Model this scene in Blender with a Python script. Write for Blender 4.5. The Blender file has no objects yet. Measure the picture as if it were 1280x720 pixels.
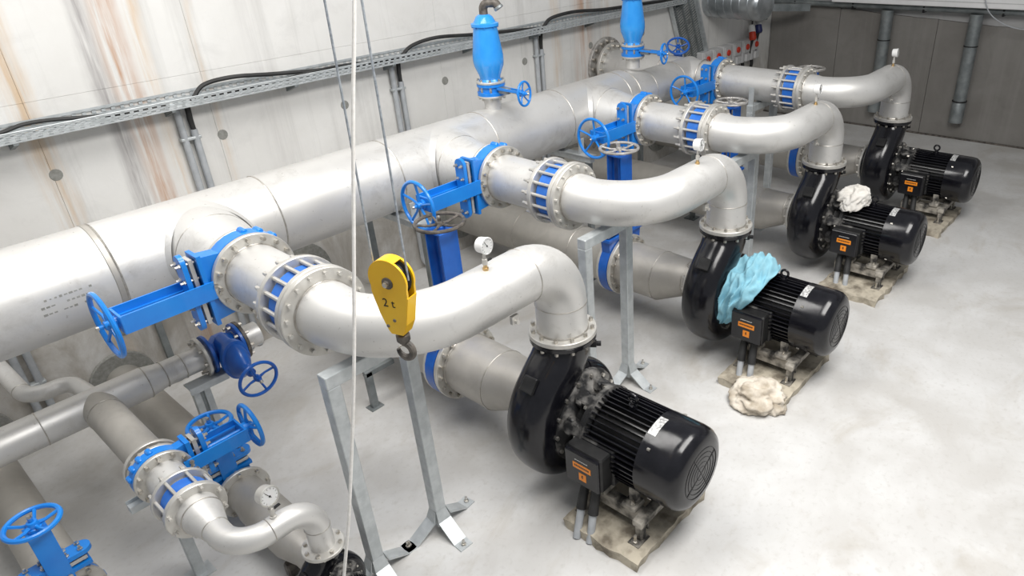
import bpy, bmesh, math, random
from mathutils import Vector, Matrix, noise

random.seed(7)
PI = math.pi
SC = bpy.context.scene
COL = SC.collection

# ------------------------------------------------------------------ camera
cam_data = bpy.data.cameras.new('camera')
cam = bpy.data.objects.new('camera', cam_data)
COL.objects.link(cam)
SC.camera = cam
cam_data.sensor_width = 36.0
cam_data.lens = 871.0696 / 1280 * 36.0
cam_data.shift_x = -(742.422 - 640) / 1280
cam_data.shift_y = (346.428 - 360) / 1280
cam_data.clip_start = 0.05
cam_data.clip_end = 100
cam.matrix_world = Matrix((
    (0.637910646, 0.378356897, -0.670757829, -2.68173),
    (-0.769216457, 0.271088760, -0.578633672, -2.59102),
    (-0.037095133, 0.885074541, 0.463968758, 3.43994),
    (0, 0, 0, 1)))

# ------------------------------------------------------------------ world, light, exposure
world = bpy.data.worlds.new('world')
SC.world = world
world.use_nodes = True
bg = world.node_tree.nodes['Background']
bg.inputs['Color'].default_value = (0.93, 0.96, 1.0, 1)
bg.inputs['Strength'].default_value = 0.38


def area_light(name, loc, sx, sy, power, aim=None, color=(1, 0.98, 0.95)):
    d = bpy.data.lights.new(name, 'AREA')
    d.shape = 'RECTANGLE'
    d.size, d.size_y, d.energy, d.color = sx, sy, power, color
    o = bpy.data.objects.new(name, d)
    COL.objects.link(o)
    o.location = loc
    if aim is not None:
        o.rotation_euler = (Vector(aim) - Vector(loc)).to_track_quat('-Z', 'Y').to_euler()
    return o


area_light('ceiling_light', (0.6, -2.4, 5.8), 5.0, 2.2, 560)
area_light('ceiling_light', (-1.2, 1.3, 5.8), 4.5, 1.6, 260, (-0.8, 2.2, 0.5))

SC.view_settings.view_transform = 'Standard'
SC.view_settings.look = 'None'
SC.view_settings.gamma = 1.0
SC.view_settings.use_curve_mapping = False
SC.view_settings.exposure = -0.33


# ------------------------------------------------------------------ materials
def new_mat(name):
    m = bpy.data.materials.new(name)
    m.use_nodes = True
    nt = m.node_tree
    return m, nt, nt.nodes['Principled BSDF']


def node(nt, kind, **kw):
    n = nt.nodes.new(kind)
    for k, v in kw.items():
        if k in n.inputs:
            n.inputs[k].default_value = v
        else:
            setattr(n, k, v)
    return n


def rgba(c):
    return (c[0], c[1], c[2], 1.0)


def srgb(r, g, b):
    def f(v):
        v /= 255.0
        return v / 12.92 if v <= 0.04045 else ((v + 0.055) / 1.055) ** 2.4
    return (f(r), f(g), f(b))


def mapped(nt, scale=(1, 1, 1), source='Object'):
    if source == 'Position':
        src = nt.nodes.new('ShaderNodeNewGeometry').outputs['Position']
    else:
        src = nt.nodes.new('ShaderNodeTexCoord').outputs[source]
    mp = nt.nodes.new('ShaderNodeMapping')
    mp.inputs['Scale'].default_value = scale
    nt.links.new(src, mp.inputs['Vector'])
    return mp.outputs['Vector']


def ramp(nt, fac, stops):
    r = nt.nodes.new('ShaderNodeValToRGB')
    el = r.color_ramp.elements
    while len(el) < len(stops):
        el.new(0.5)
    for e, (p, c) in zip(el, stops):
        e.position = p
        e.color = rgba(c) if len(c) == 3 else c
    nt.links.new(fac, r.inputs['Fac'])
    return r.outputs['Color']


def noise_fac(nt, vec, scale, detail=5, rough=0.55, dist=0.0):
    n = node(nt, 'ShaderNodeTexNoise', Scale=scale, Detail=detail, Roughness=rough, Distortion=dist)
    nt.links.new(vec, n.inputs['Vector'])
    return n.outputs['Fac']


def mix(nt, fac, a, b, mode='MIX'):
    m = nt.nodes.new('ShaderNodeMix')
    m.data_type = 'RGBA'
    m.blend_type = mode
    for sock, v in ((m.inputs[0], fac), (m.inputs[6], a), (m.inputs[7], b)):
        if isinstance(v, (int, float)):
            sock.default_value = v
        elif isinstance(v, tuple):
            sock.default_value = rgba(v)
        else:
            nt.links.new(v, sock)
    return m.outputs[2]


def bump(nt, bsdf, height, strength=0.1, distance=0.01):
    b = node(nt, 'ShaderNodeBump', Strength=strength, Distance=distance)
    nt.links.new(height, b.inputs['Height'])
    nt.links.new(b.outputs['Normal'], bsdf.inputs['Normal'])


def mottled(name, c0, c1, rough=0.5, metal=0.0, scale=6.0, lo=0.35, hi=0.65, bmp=0.0, source='Object',
            stretch=(1, 1, 1), rough2=None, coat=0.0, spec=None, dirt=0.0):
    m, nt, b = new_mat(name)
    v = mapped(nt, stretch, source)
    f = noise_fac(nt, v, scale)
    col = ramp(nt, f, [(lo, c0), (hi, c1)])
    if dirt:
        d1 = noise_fac(nt, v, 3.1, 8, 0.75, 0.8)
        col = mix(nt, ramp(nt, d1, [(0.52, (0, 0, 0)), (0.75, (dirt,) * 3)]), col, (0.33, 0.31, 0.28))
        d2 = noise_fac(nt, v, 38, 3, 0.6)
        col = mix(nt, ramp(nt, d2, [(0.66, (0, 0, 0)), (0.74, (dirt,) * 3)]), col, (0.30, 0.28, 0.25))
    nt.links.new(col, b.inputs['Base Color'])
    b.inputs['Metallic'].default_value = metal
    b.inputs['Roughness'].default_value = rough
    if rough2 is not None:
        rr = ramp(nt, noise_fac(nt, v, scale * 2.3), [(0.3, (rough,) * 3), (0.7, (rough2,) * 3)])
        nt.links.new(rr, b.inputs['Roughness'])
    if bmp:
        bump(nt, b, noise_fac(nt, v, scale * 8), bmp, 0.005)
    if coat:
        b.inputs['Coat Weight'].default_value = coat
    if spec is not None:
        b.inputs['Specular IOR Level'].default_value = spec
    return m


M = {}
M['stainless'] = mottled('stainless', (0.60, 0.59, 0.57), (0.71, 0.705, 0.69), 0.40, 0.5, 1.6, 0.3, 0.7, 0.03, rough2=0.52, dirt=0.5)
M['stainless_dull'] = mottled('stainless_dull', (0.40, 0.38, 0.35), (0.52, 0.50, 0.46), 0.42, 0.5, 3.0, 0.3, 0.7, 0.03, rough2=0.6, dirt=0.5)
M['weld'] = mottled('weld', (0.45, 0.42, 0.38), (0.6, 0.58, 0.54), 0.45, 0.9, 30)
M['flange_steel'] = mottled('flange_steel', (0.52, 0.50, 0.46), (0.66, 0.65, 0.62), 0.42, 0.55, 12, 0.3, 0.7)
M['bolt_steel'] = mottled('bolt_steel', (0.40, 0.37, 0.32), (0.66, 0.64, 0.60), 0.35, 0.9, 40)
M['galvanized'] = mottled('galvanized', (0.47, 0.50, 0.51), (0.60, 0.63, 0.64), 0.5, 0.45, 14, 0.35, 0.65)
M['galvanized_dark'] = mottled('galvanized_dark', (0.18, 0.20, 0.205), (0.30, 0.325, 0.33), 0.45, 0.5, 6, 0.35, 0.65)
M['blue'] = mottled('blue_paint', (0.006, 0.19, 0.66), (0.010, 0.24, 0.74), 0.32, 0.0, 5, coat=0.25)
M['blue_deep'] = mottled('deep_blue_paint', (0.006, 0.085, 0.40), (0.010, 0.125, 0.52), 0.35, 0.0, 6, coat=0.2)
M['blue_light'] = mottled('light_blue_paint', (0.02, 0.27, 0.76), (0.035, 0.33, 0.82), 0.25, 0.0, 5, coat=0.4)
M['blue_sleeve'] = mottled('blue_sleeve_paint', (0.012, 0.12, 0.50), (0.03, 0.18, 0.62), 0.45, 0.0, 8)
M['black'] = mottled('black_paint', (0.004, 0.004, 0.006), (0.009, 0.009, 0.012), 0.13, 0.0, 9, rough2=0.24, spec=0.5)
M['black_matt'] = mottled('black_matt', (0.007, 0.007, 0.008), (0.02, 0.02, 0.02), 0.45, 0.0, 10, spec=0.35)
M['black_dusty'] = mottled('black_dusty', (0.010, 0.010, 0.011), (0.26, 0.25, 0.235), 0.6, 0.0, 9, 0.47, 0.72, 0.1)
M['frame_dusty'] = mottled('frame_dusty', (0.03, 0.028, 0.026), (0.42, 0.39, 0.34), 0.75, 0.0, 9, 0.38, 0.62, 0.1)
M['wheel_brown'] = mottled('wheel_brown', (0.05, 0.045, 0.04), (0.17, 0.15, 0.13), 0.5, 0.2, 20)
M['wheel_grey'] = mottled('wheel_grey', (0.30, 0.28, 0.26), (0.55, 0.54, 0.52), 0.45, 0.4, 20)
M['yellow'] = mottled('yellow_paint', (0.83, 0.46, 0.005), (0.90, 0.54, 0.012), 0.35, 0.0, 5, coat=0.2)
M['orange'] = mottled('orange_label', (0.85, 0.25, 0.01), (0.9, 0.30, 0.02), 0.4)
M['white_plastic'] = mottled('white_plastic', (0.75, 0.75, 0.74), (0.82, 0.82, 0.81), 0.4)
M['grey_plastic'] = mottled('grey_plastic', (0.55, 0.55, 0.55), (0.62, 0.62, 0.62), 0.45)
M['red_plastic'] = mottled('red_plastic', (0.55, 0.03, 0.015), (0.65, 0.06, 0.02), 0.4)
M['navy_plastic'] = mottled('navy_plastic', (0.01, 0.02, 0.10), (0.02, 0.03, 0.14), 0.4)
M['brass'] = mottled('brass', (0.55, 0.38, 0.18), (0.65, 0.48, 0.26), 0.35, 0.9, 20)
M['rubber'] = mottled('rubber', (0.012, 0.012, 0.012), (0.03, 0.03, 0.03), 0.6)
M['grey_pvc'] = mottled('grey_pvc', (0.36, 0.38, 0.40), (0.46, 0.48, 0.50), 0.5, 0, 12)
M['duct_metal'] = mottled('duct_metal', (0.40, 0.43, 0.45), (0.60, 0.63, 0.65), 0.3, 0.85, 6)
M['rope_white'] = mottled('rope_white', (0.72, 0.70, 0.66), (0.82, 0.80, 0.77), 0.8, 0, 60)
M['rope_steel'] = mottled('rope_steel', (0.30, 0.33, 0.37), (0.50, 0.54, 0.58), 0.45, 0.5, 60)
M['cloth_blue'] = mottled('cloth_blue', (0.20, 0.45, 0.56), (0.28, 0.54, 0.64), 0.9, 0, 14, bmp=0.2)
M['cloth_white'] = mottled('cloth_white', (0.66, 0.63, 0.58), (0.82, 0.80, 0.76), 0.9, 0, 10, bmp=0.2)
M['cloth_beige'] = mottled('cloth_beige', (0.42, 0.36, 0.28), (0.72, 0.66, 0.57), 0.9, 0, 8, 0.35, 0.6, bmp=0.2)
M['plinth'] = mottled('plinth_concrete', (0.17, 0.145, 0.11), (0.50, 0.45, 0.36), 0.9, 0, 7, 0.33, 0.56, 0.5)
M['plug_grey'] = mottled('plug_grey', (0.22, 0.22, 0.20), (0.32, 0.32, 0.30), 0.9, 0, 30)
M['white_paint'] = mottled('white_paint', (0.80, 0.80, 0.80), (0.88, 0.88, 0.88), 0.5, 0, 3)
M['dial_white'] = mottled('dial_white', (0.85, 0.85, 0.84), (0.90, 0.90, 0.89), 0.35)
M['nameplate'] = mottled('nameplate', (0.30, 0.30, 0.30), (0.75, 0.75, 0.74), 0.35, 0.3, 60, 0.4, 0.6)


def glass_mat():
    m, nt, b = new_mat('gauge_glass')
    b.inputs['Base Color'].default_value = (1, 1, 1, 1)
    b.inputs['Roughness'].default_value = 0.02
    b.inputs['Transmission Weight'].default_value = 1.0
    b.inputs['IOR'].default_value = 1.1
    return m


M['glass'] = glass_mat()


def floor_mat():
    m, nt, b = new_mat('floor_concrete')
    v = mapped(nt, (1, 1, 1), 'Position')
    big = noise_fac(nt, v, 0.55, 4, 0.5, 0.4)
    mid = noise_fac(nt, v, 2.2, 6, 0.6, 0.3)
    fine = noise_fac(nt, v, 26, 4, 0.6)
    c = ramp(nt, big, [(0.30, (0.46, 0.445, 0.42)), (0.62, (0.57, 0.565, 0.555))])
    c = mix(nt, ramp(nt, mid, [(0.42, (0, 0, 0)), (0.66, (0.75, 0.75, 0.75))]), c, (0.64, 0.64, 0.635))
    c = mix(nt, ramp(nt, fine, [(0.30, (0.35, 0.35, 0.35)), (0.46, (0, 0, 0))]), c, (0.42, 0.405, 0.38))
    st = noise_fac(nt, mapped(nt, (0.9, 1.6, 1), 'Position'), 1.1, 5, 0.65, 1.0)
    c = mix(nt, ramp(nt, st, [(0.55, (0, 0, 0)), (0.75, (0.5, 0.5, 0.5))]), c, (0.38, 0.34, 0.28))
    nt.links.new(c, b.inputs['Base Color'])
    b.inputs['Roughness'].default_value = 0.62
    bump(nt, b, mid, 0.15, 0.02)
    return m


M['floor'] = floor_mat()


def wall_mat(name, base0, base1, stains, run=(0.42, 0.41, 0.39), blot=(0.50, 0.49, 0.47)):
    m, nt, b = new_mat(name)
    v = mapped(nt, (1, 1, 1), 'Position')
    vs = mapped(nt, (5.5, 5.5, 0.22), 'Position')
    f1 = noise_fac(nt, v, 1.1, 6, 0.6, 0.3)
    c = ramp(nt, f1, [(0.3, base0), (0.7, base1)])
    s1 = noise_fac(nt, vs, 1.0, 6, 0.65, 0.2)
    c = mix(nt, ramp(nt, s1, [(0.52, (0, 0, 0)), (0.75, (0.55, 0.55, 0.55))]), c, run)
    b1 = noise_fac(nt, v, 2.3, 8, 0.72, 0.6)
    c = mix(nt, ramp(nt, b1, [(0.52, (0, 0, 0)), (0.72, (0.32, 0.32, 0.32))]), c, blot)
    if stains:
        # rust and lime runs at their places along the wall
        pos = nt.nodes.new('ShaderNodeNewGeometry').outputs['Position']
        sep = nt.nodes.new('ShaderNodeSeparateXYZ')
        nt.links.new(pos, sep.inputs[0])
        wob = noise_fac(nt, mapped(nt, (1, 1, 0.9), 'Position'), 2.4, 3)
        for x0, w, colr, amt in stains:
            a = node(nt, 'ShaderNodeMath', operation='MULTIPLY_ADD')
            nt.links.new(wob, a.inputs[0])
            a.inputs[1].default_value = 0.14
            nt.links.new(sep.outputs['X'], a.inputs[2])
            sub = node(nt, 'ShaderNodeMath', operation='SUBTRACT')
            nt.links.new(a.outputs[0], sub.inputs[0])
            sub.inputs[1].default_value = x0 + 0.07
            ab = node(nt, 'ShaderNodeMath', operation='ABSOLUTE')
            nt.links.new(sub.outputs[0], ab.inputs[0])
            mr = node(nt, 'ShaderNodeMapRange')
            nt.links.new(ab.outputs[0], mr.inputs['Value'])
            mr.inputs['From Min'].default_value = 0.0
            mr.inputs['From Max'].default_value = w
            mr.inputs['To Min'].default_value = amt
            mr.inputs['To Max'].default_value = 0.0
            vn = noise_fac(nt, mapped(nt, (16, 16, 0.8), 'Position'), 1.0, 5, 0.7)
            mk = node(nt, 'ShaderNodeMapRange')
            nt.links.new(vn, mk.inputs['Value'])
            mk.inputs['From Min'].default_value = 0.36
            mk.inputs['From Max'].default_value = 0.62
            mu = node(nt, 'ShaderNodeMath', operation='MULTIPLY')
            nt.links.new(mr.outputs[0], mu.inputs[0])
            nt.links.new(mk.outputs[0], mu.inputs[1])
            c = mix(nt, mu.outputs[0], c, colr)
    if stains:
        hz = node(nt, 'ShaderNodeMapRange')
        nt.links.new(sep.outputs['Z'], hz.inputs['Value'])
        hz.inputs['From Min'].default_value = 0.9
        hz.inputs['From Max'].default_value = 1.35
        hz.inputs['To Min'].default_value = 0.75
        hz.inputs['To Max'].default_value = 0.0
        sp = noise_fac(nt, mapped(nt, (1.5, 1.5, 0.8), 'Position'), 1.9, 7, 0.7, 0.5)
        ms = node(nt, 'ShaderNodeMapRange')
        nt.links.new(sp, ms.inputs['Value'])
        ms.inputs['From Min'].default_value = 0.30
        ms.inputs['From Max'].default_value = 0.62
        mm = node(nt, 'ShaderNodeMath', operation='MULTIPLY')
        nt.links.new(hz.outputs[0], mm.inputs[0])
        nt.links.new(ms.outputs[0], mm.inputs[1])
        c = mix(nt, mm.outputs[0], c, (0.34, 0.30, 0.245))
    nt.links.new(c, b.inputs['Base Color'])
    b.inputs['Roughness'].default_value = 0.8
    bump(nt, b, noise_fac(nt, v, 18, 5), 0.12, 0.01)
    return m


RUST = (0.44, 0.21, 0.085)
OCHRE = (0.58, 0.38, 0.19)
GREYRUN = (0.26, 0.24, 0.24)
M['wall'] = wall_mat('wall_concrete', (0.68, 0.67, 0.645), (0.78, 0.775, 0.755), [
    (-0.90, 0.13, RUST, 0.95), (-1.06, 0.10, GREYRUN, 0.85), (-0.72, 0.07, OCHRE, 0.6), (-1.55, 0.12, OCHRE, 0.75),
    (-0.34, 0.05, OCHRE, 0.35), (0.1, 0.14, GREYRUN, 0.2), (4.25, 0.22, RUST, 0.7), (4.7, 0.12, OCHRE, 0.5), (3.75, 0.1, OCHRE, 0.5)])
M['wall_dark'] = wall_mat('dark_concrete', (0.17, 0.16, 0.147), (0.245, 0.235, 0.22), [], (0.27, 0.26, 0.245), (0.13, 0.12, 0.11))
M['wall_grey'] = wall_mat('grey_concrete', (0.38, 0.38, 0.38), (0.46, 0.46, 0.46), [], (0.34, 0.34, 0.34), (0.40, 0.40, 0.40))
M['joint'] = mottled('joint_mortar', (0.66, 0.65, 0.63), (0.72, 0.71, 0.69), 0.9, 0, 4)


# ------------------------------------------------------------------ mesh builder
def basis(axis):
    a = Vector(axis).normalized()
    h = Vector((0, 0, 1)) if abs(a.z) < 0.9 else Vector((1, 0, 0))
    u = h.cross(a).normalized()
    v = a.cross(u)
    return a, u, v


class MB:
    def __init__(self):
        self.v, self.f = [], []

    def add(self, verts, faces):
        o = len(self.v)
        self.v += [tuple(p) for p in verts]
        self.f += [tuple(i + o for i in f) for f in faces]
        return self

    def rings(self, rings, closed_u=True, cap=True, loop=False):
        n = len(rings[0])
        verts = [p for r in rings for p in r]
        faces = []
        m = len(rings)
        for i in range(m if loop else m - 1):
            a, b = i * n, ((i + 1) % m) * n
            for j in range(n if closed_u else n - 1):
                k = (j + 1) % n
                faces.append((a + j, a + k, b + k, b + j))
        if cap and not loop:
            faces.append(tuple(reversed(range(n))))
            faces.append(tuple((m - 1) * n + j for j in range(n)))
        return self.add(verts, faces)

    def tube(self, path, r, n=24, cap=True):
        path = [Vector(p) for p in path]
        m = len(path)
        rs = r if isinstance(r, (list, tuple)) else [r] * m
        tang = []
        for i in range(m):
            t = path[min(i + 1, m - 1)] - path[max(i - 1, 0)]
            tang.append(t.normalized())
        a, u, v = basis(tang[0])
        rings = []
        for i in range(m):
            t = tang[i]
            u = (u - t * u.dot(t)).normalized()
            v = t.cross(u)
            rings.append([path[i] + (u * math.cos(2 * PI * j / n) + v * math.sin(2 * PI * j / n)) * rs[i] for j in range(n)])
        return self.rings(rings, cap=cap)

    def cyl(self, p0, p1, r, n=20):
        return self.tube([p0, p1], r, n)

    def lathe(self, origin, axis, prof, n=32, cap=True, ph=0.0):
        """prof: list of (t along axis, radius)"""
        o = Vector(origin)
        a, u, v = basis(axis)
        rings = []
        for t, r in prof:
            rings.append([o + a * t + (u * math.cos(ph + 2 * PI * j / n) + v * math.sin(ph + 2 * PI * j / n)) * max(r, 1e-5) for j in range(n)])
        return self.rings(rings, cap=cap)

    def annulus(self, c, axis, r0, r1, t0, t1, n=32):
        """ring with inner radius r0, outer r1 from t0 to t1 along axis, slightly bevelled"""
        e = min(0.004, (t1 - t0) * 0.25, (r1 - r0) * 0.3)
        prof = [(t0, r0), (t0, r1 - e), (t0 + e, r1), (t1 - e, r1), (t1, r1 - e), (t1, r0)]
        o = Vector(c)
        a, u, v = basis(axis)
        rings = [[o + a * t + (u * math.cos(2 * PI * j / n) + v * math.sin(2 * PI * j / n)) * r for j in range(n)] for t, r in prof]
        return self.rings(rings, cap=False, loop=True)

    def torus(self, c, axis, R, r, n=32, k=8, a0=0.0, a1=2 * PI):
        o = Vector(c)
        a, u, v = basis(axis)
        full = abs(a1 - a0 - 2 * PI) < 1e-6
        m = n if full else n + 1
        rings = []
        for i in range(m):
            th = a0 + (a1 - a0) * i / n
            d = u * math.cos(th) + v * math.sin(th)
            rings.append([o + d * (R + r * math.cos(2 * PI * j / k)) + a * r * math.sin(2 * PI * j / k) for j in range(k)])
        return self.rings(rings, cap=not full, loop=full)

    def obox(self, c, ax, ay, az, sx, sy, sz, bev=0.0):
        c = Vector(c)
        ax, ay, az = Vector(ax).normalized(), Vector(ay).normalized(), Vector(az).normalized()
        hx, hy, hz = sx / 2, sy / 2, sz / 2
        if bev <= 0:
            vs = [c + ax * x * hx + ay * y * hy + az * z * hz for z in (-1, 1) for y in (-1, 1) for x in (-1, 1)]
            return self.add(vs, [(0, 2, 3, 1), (4, 5, 7, 6), (0, 1, 5, 4), (1, 3, 7, 5), (3, 2, 6, 7), (2, 0, 4, 6)])
        b = min(bev, hx * 0.9, hy * 0.9, hz * 0.9)

        def ring(z, s):
            X, Y = hx - s, hy - s
            pts = [(X - b, -Y), (X, -Y + b), (X, Y - b), (X - b, Y), (-X + b, Y), (-X, Y - b), (-X, -Y + b), (-X + b, -Y)]
            return [c + ax * p[0] + ay * p[1] + az * z for p in pts]
        return self.rings([ring(-hz, b * 0.6), ring(-hz + b, 0), ring(hz - b, 0), ring(hz, b * 0.6)])

    def box(self, c, s, bev=0.0, rz=0.0):
        ax = (math.cos(rz), math.sin(rz), 0)
        ay = (-math.sin(rz), math.cos(rz), 0)
        return self.obox(c, ax, ay, (0, 0, 1), s[0], s[1], s[2], bev)

    def beam(self, p0, p1, w, h, up=(0, 0, 1)):
        p0, p1 = Vector(p0), Vector(p1)
        a = (p1 - p0).normalized()
        upv = Vector(up)
        if abs(a.dot(upv)) > 0.95:
            upv = Vector((1, 0, 0))
        s = a.cross(upv).normalized()
        t = s.cross(a)
        return self.obox((p0 + p1) / 2, a, s, t, (p1 - p0).length, w, h)

    def prism(self, poly, o, ax, ay, az, t):
        """polygon in ax/ay plane, thickness t along az (centred)"""
        o, ax, ay, az = Vector(o), Vector(ax), Vector(ay), Vector(az)
        r0 = [o + ax * x + ay * y - az * t / 2 for x, y in poly]
        r1 = [o + ax * x + ay * y + az * t / 2 for x, y in poly]
        return self.rings([r0, r1])

    def hexes(self, c, axis, R, n, r, t0, t1, ph=0.0):
        """n hexagonal bolt heads on a pitch circle"""
        a, u, v = basis(axis)
        o = Vector(c)
        for i in range(n):
            th = ph + 2 * PI * i / n
            p = o + (u * math.cos(th) + v * math.sin(th)) * R
            self.tube([p + a * t0, p + a * t1], r, 6)
        return self


def mesh_of(name, mb, mat, smooth=True, angle=35):
    me = bpy.data.meshes.new(name)
    me.from_pydata(mb.v, [], mb.f)
    bm = bmesh.new()
    bm.from_mesh(me)
    bmesh.ops.recalc_face_normals(bm, faces=bm.faces)
    bm.to_mesh(me)
    bm.free()
    me.materials.append(mat if not isinstance(mat, str) else M[mat])
    if smooth:
        me.shade_smooth()
        me.set_sharp_from_angle(angle=math.radians(angle))
    me.update()
    return me


def obj(name, mb, mat, parent=None, smooth=True, angle=35, label=None, kind=None):
    o = bpy.data.objects.new(name, mesh_of(name, mb, mat, smooth, angle))
    COL.objects.link(o)
    if parent is not None:
        o.parent = parent
    if label:
        o['label'] = label
    if kind:
        o['kind'] = kind
    return o


def link_mesh(name, me, parent, loc=(0, 0, 0), rot=None):
    o = bpy.data.objects.new(name, me)
    COL.objects.link(o)
    o.parent = parent
    o.location = loc
    if rot is not None:
        o.rotation_euler = rot
    return o


def thing(name, label, cat, loc=(0, 0, 0), rotz=0.0, group=None):
    o = bpy.data.objects.new(name, None)
    o.empty_display_size = 0.1
    COL.objects.link(o)
    o.location = loc
    o.rotation_euler = (0, 0, rotz)
    tag(o, label, cat, group)
    return o


def tag(o, label, cat, group=None):
    o['label'] = label
    o['category'] = cat
    if group:
        o['group'] = group
    return o


def dup(root, loc, label, rotz=None):
    def rec(o, parent):
        c = o.copy()
        COL.objects.link(c)
        if parent is not None:
            c.parent = parent
        for ch in list(o.children):
            rec(ch, c)
        return c
    r = rec(root, None)
    r.location = loc
    if rotz is not None:
        r.rotation_euler = (0, 0, rotz)
    r['label'] = label
    return r


def child_named(root, name):
    return [c for c in root.children if c.name.split('.')[0] == name]


def struct(name, mb, mat, parent=None, smooth=False):
    o = obj(name, mb, mat, parent, smooth)
    if parent is None:
        o['kind'] = 'structure'
    return o


def fillet(pts, radii, seg=10):
    """polyline with rounded corners"""
    P = [Vector(p) for p in pts]
    out = [P[0]]
    for i in range(1, len(P) - 1):
        a, b, c = P[i - 1], P[i], P[i + 1]
        R = radii[i - 1]
        d1, d2 = (a - b).normalized(), (c - b).normalized()
        ang = d1.angle(d2)
        t = R / math.tan(ang / 2)
        s, e = b + d1 * t, b + d2 * t
        ctr = b + (d1 + d2).normalized() * (R / math.sin(ang / 2))
        va, vb = s - ctr, e - ctr
        tot = va.angle(vb)
        ax = va.cross(vb).normalized()
        for k in range(seg + 1):
            out.append(ctr + Matrix.Rotation(tot * k / seg, 3, ax) @ va)
    out.append(P[-1])
    return out


def seam(parent, c, axis, r, w=0.004):
    """a raised weld bead round a pipe"""
    return obj('weld_seam', MB().torus(c, axis, r, w, 40, 6), 'weld', parent)


# ------------------------------------------------------------------ the setting
WALL_Y = 3.4
FAR_X = 9.36
fl = struct('floor', MB().box((2.2, -1.5, -0.1), (16.4, 10.4, 0.2)), 'floor')

wl = struct('wall_left', MB().box((2.2, WALL_Y + 0.16, 2.4), (16.4, 0.24, 5.2)), 'joint')
PW = 1.175
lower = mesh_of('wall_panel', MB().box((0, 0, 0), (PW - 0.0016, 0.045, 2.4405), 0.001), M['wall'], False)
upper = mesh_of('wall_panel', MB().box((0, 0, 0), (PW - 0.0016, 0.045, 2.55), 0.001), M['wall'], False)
plug = mesh_of('tie_hole_plug', MB().lathe((0, 0, 0), (0, -1, 0), [(0, 0.042), (0.004, 0.040), (0.0055, 0.02), (0.006, 0.001)], 14), M['plug_grey'])
for k in range(-4, 9):
    x = -0.37 + PW * k
    xc = x + PW / 2
    if xc - PW / 2 > FAR_X - 0.1:
        continue
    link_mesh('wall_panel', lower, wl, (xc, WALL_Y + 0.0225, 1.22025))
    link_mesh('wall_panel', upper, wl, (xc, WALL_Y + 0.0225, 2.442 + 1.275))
    for z in (1.93, 0.62):
        if -2 < x < FAR_X - 0.5:
            link_mesh('tie_hole_plug', plug, wl, (x + random.uniform(-.03, .03) + 0.03, WALL_Y, z), (0, random.random() * 6, 0))

wf = struct('wall_far', MB().box((FAR_X + 0.18, -1.5, 2.4), (0.24, 10.4, 5.2)), 'wall_grey')
# darker lower lining of the far wall with its uneven, slanting upper edge
random.seed(11)
for ya, yb in ((3.38, 2.15), (2.143, 0.6), (0.593, -1.6), (-1.607, -4.2), (-4.207, -6.6)):
    n = 14
    top = []
    for i in range(n + 1):
        y = ya + (yb - ya) * i / n
        z = 1.92 - 0.0627 * (2.9 - y) + random.uniform(-0.008, 0.008)
        top.append((y, max(z, 1.3)))
    poly = [(ya, 0.0)] + top + [(yb, 0.0)]
    o = obj('wall_panel', MB().prism(poly, (FAR_X + 0.03, 0, 0), (0, 1, 0), (0, 0, 1), (1, 0, 0), 0.06), 'wall_dark', wf, False)
bb = MB().box((FAR_X - 0.012, -1.5, 0.012), (0.03, 9.8, 0.024))
struct('baseboard_far', bb, 'wheel_brown')
struct('light_blocking_slab', MB().box((8.3, -1.5, 4.6), (2.8, 10.4, 0.2)), 'wall_grey')  # unseen slab added over the far end to block world light

# ------------------------------------------------------------------ shared small builders
def handwheel(name, parent, mat, c, axis, R=0.19, r=0.014, spokes=5, hub=0.03, depth=0.03, ph=0.3):
    """rim, curved spokes and hub of a valve handwheel; axis points outwards"""
    a, u, v = basis(axis)
    c = Vector(c)
    mb = MB().torus(c, a, R, r, 40, 8)
    for i in range(spokes):
        th = ph + 2 * PI * i / spokes
        d = u * math.cos(th) + v * math.sin(th)
        mb.tube([c - a * depth * 0.4 + d * hub * 0.8, c - a * depth * 0.5 + d * R * 0.45, c + d * (R - r * 0.3)],
                [r * 0.85, r * 0.65, r * 0.7], 6)
    w = obj(name, mb, mat, parent)
    obj('hub', MB().lathe(c, a, [(-depth, hub * 0.9), (-depth * 0.2, hub), (0.01, hub * 0.8), (0.012, 0.012), (0.035, 0.012)], 14), mat, w)
    obj('stem_tip', MB().lathe(c, a, [(0.012, 0.011), (0.045, 0.011), (0.05, 0.008)], 10), 'bolt_steel', w)
    return w


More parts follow.
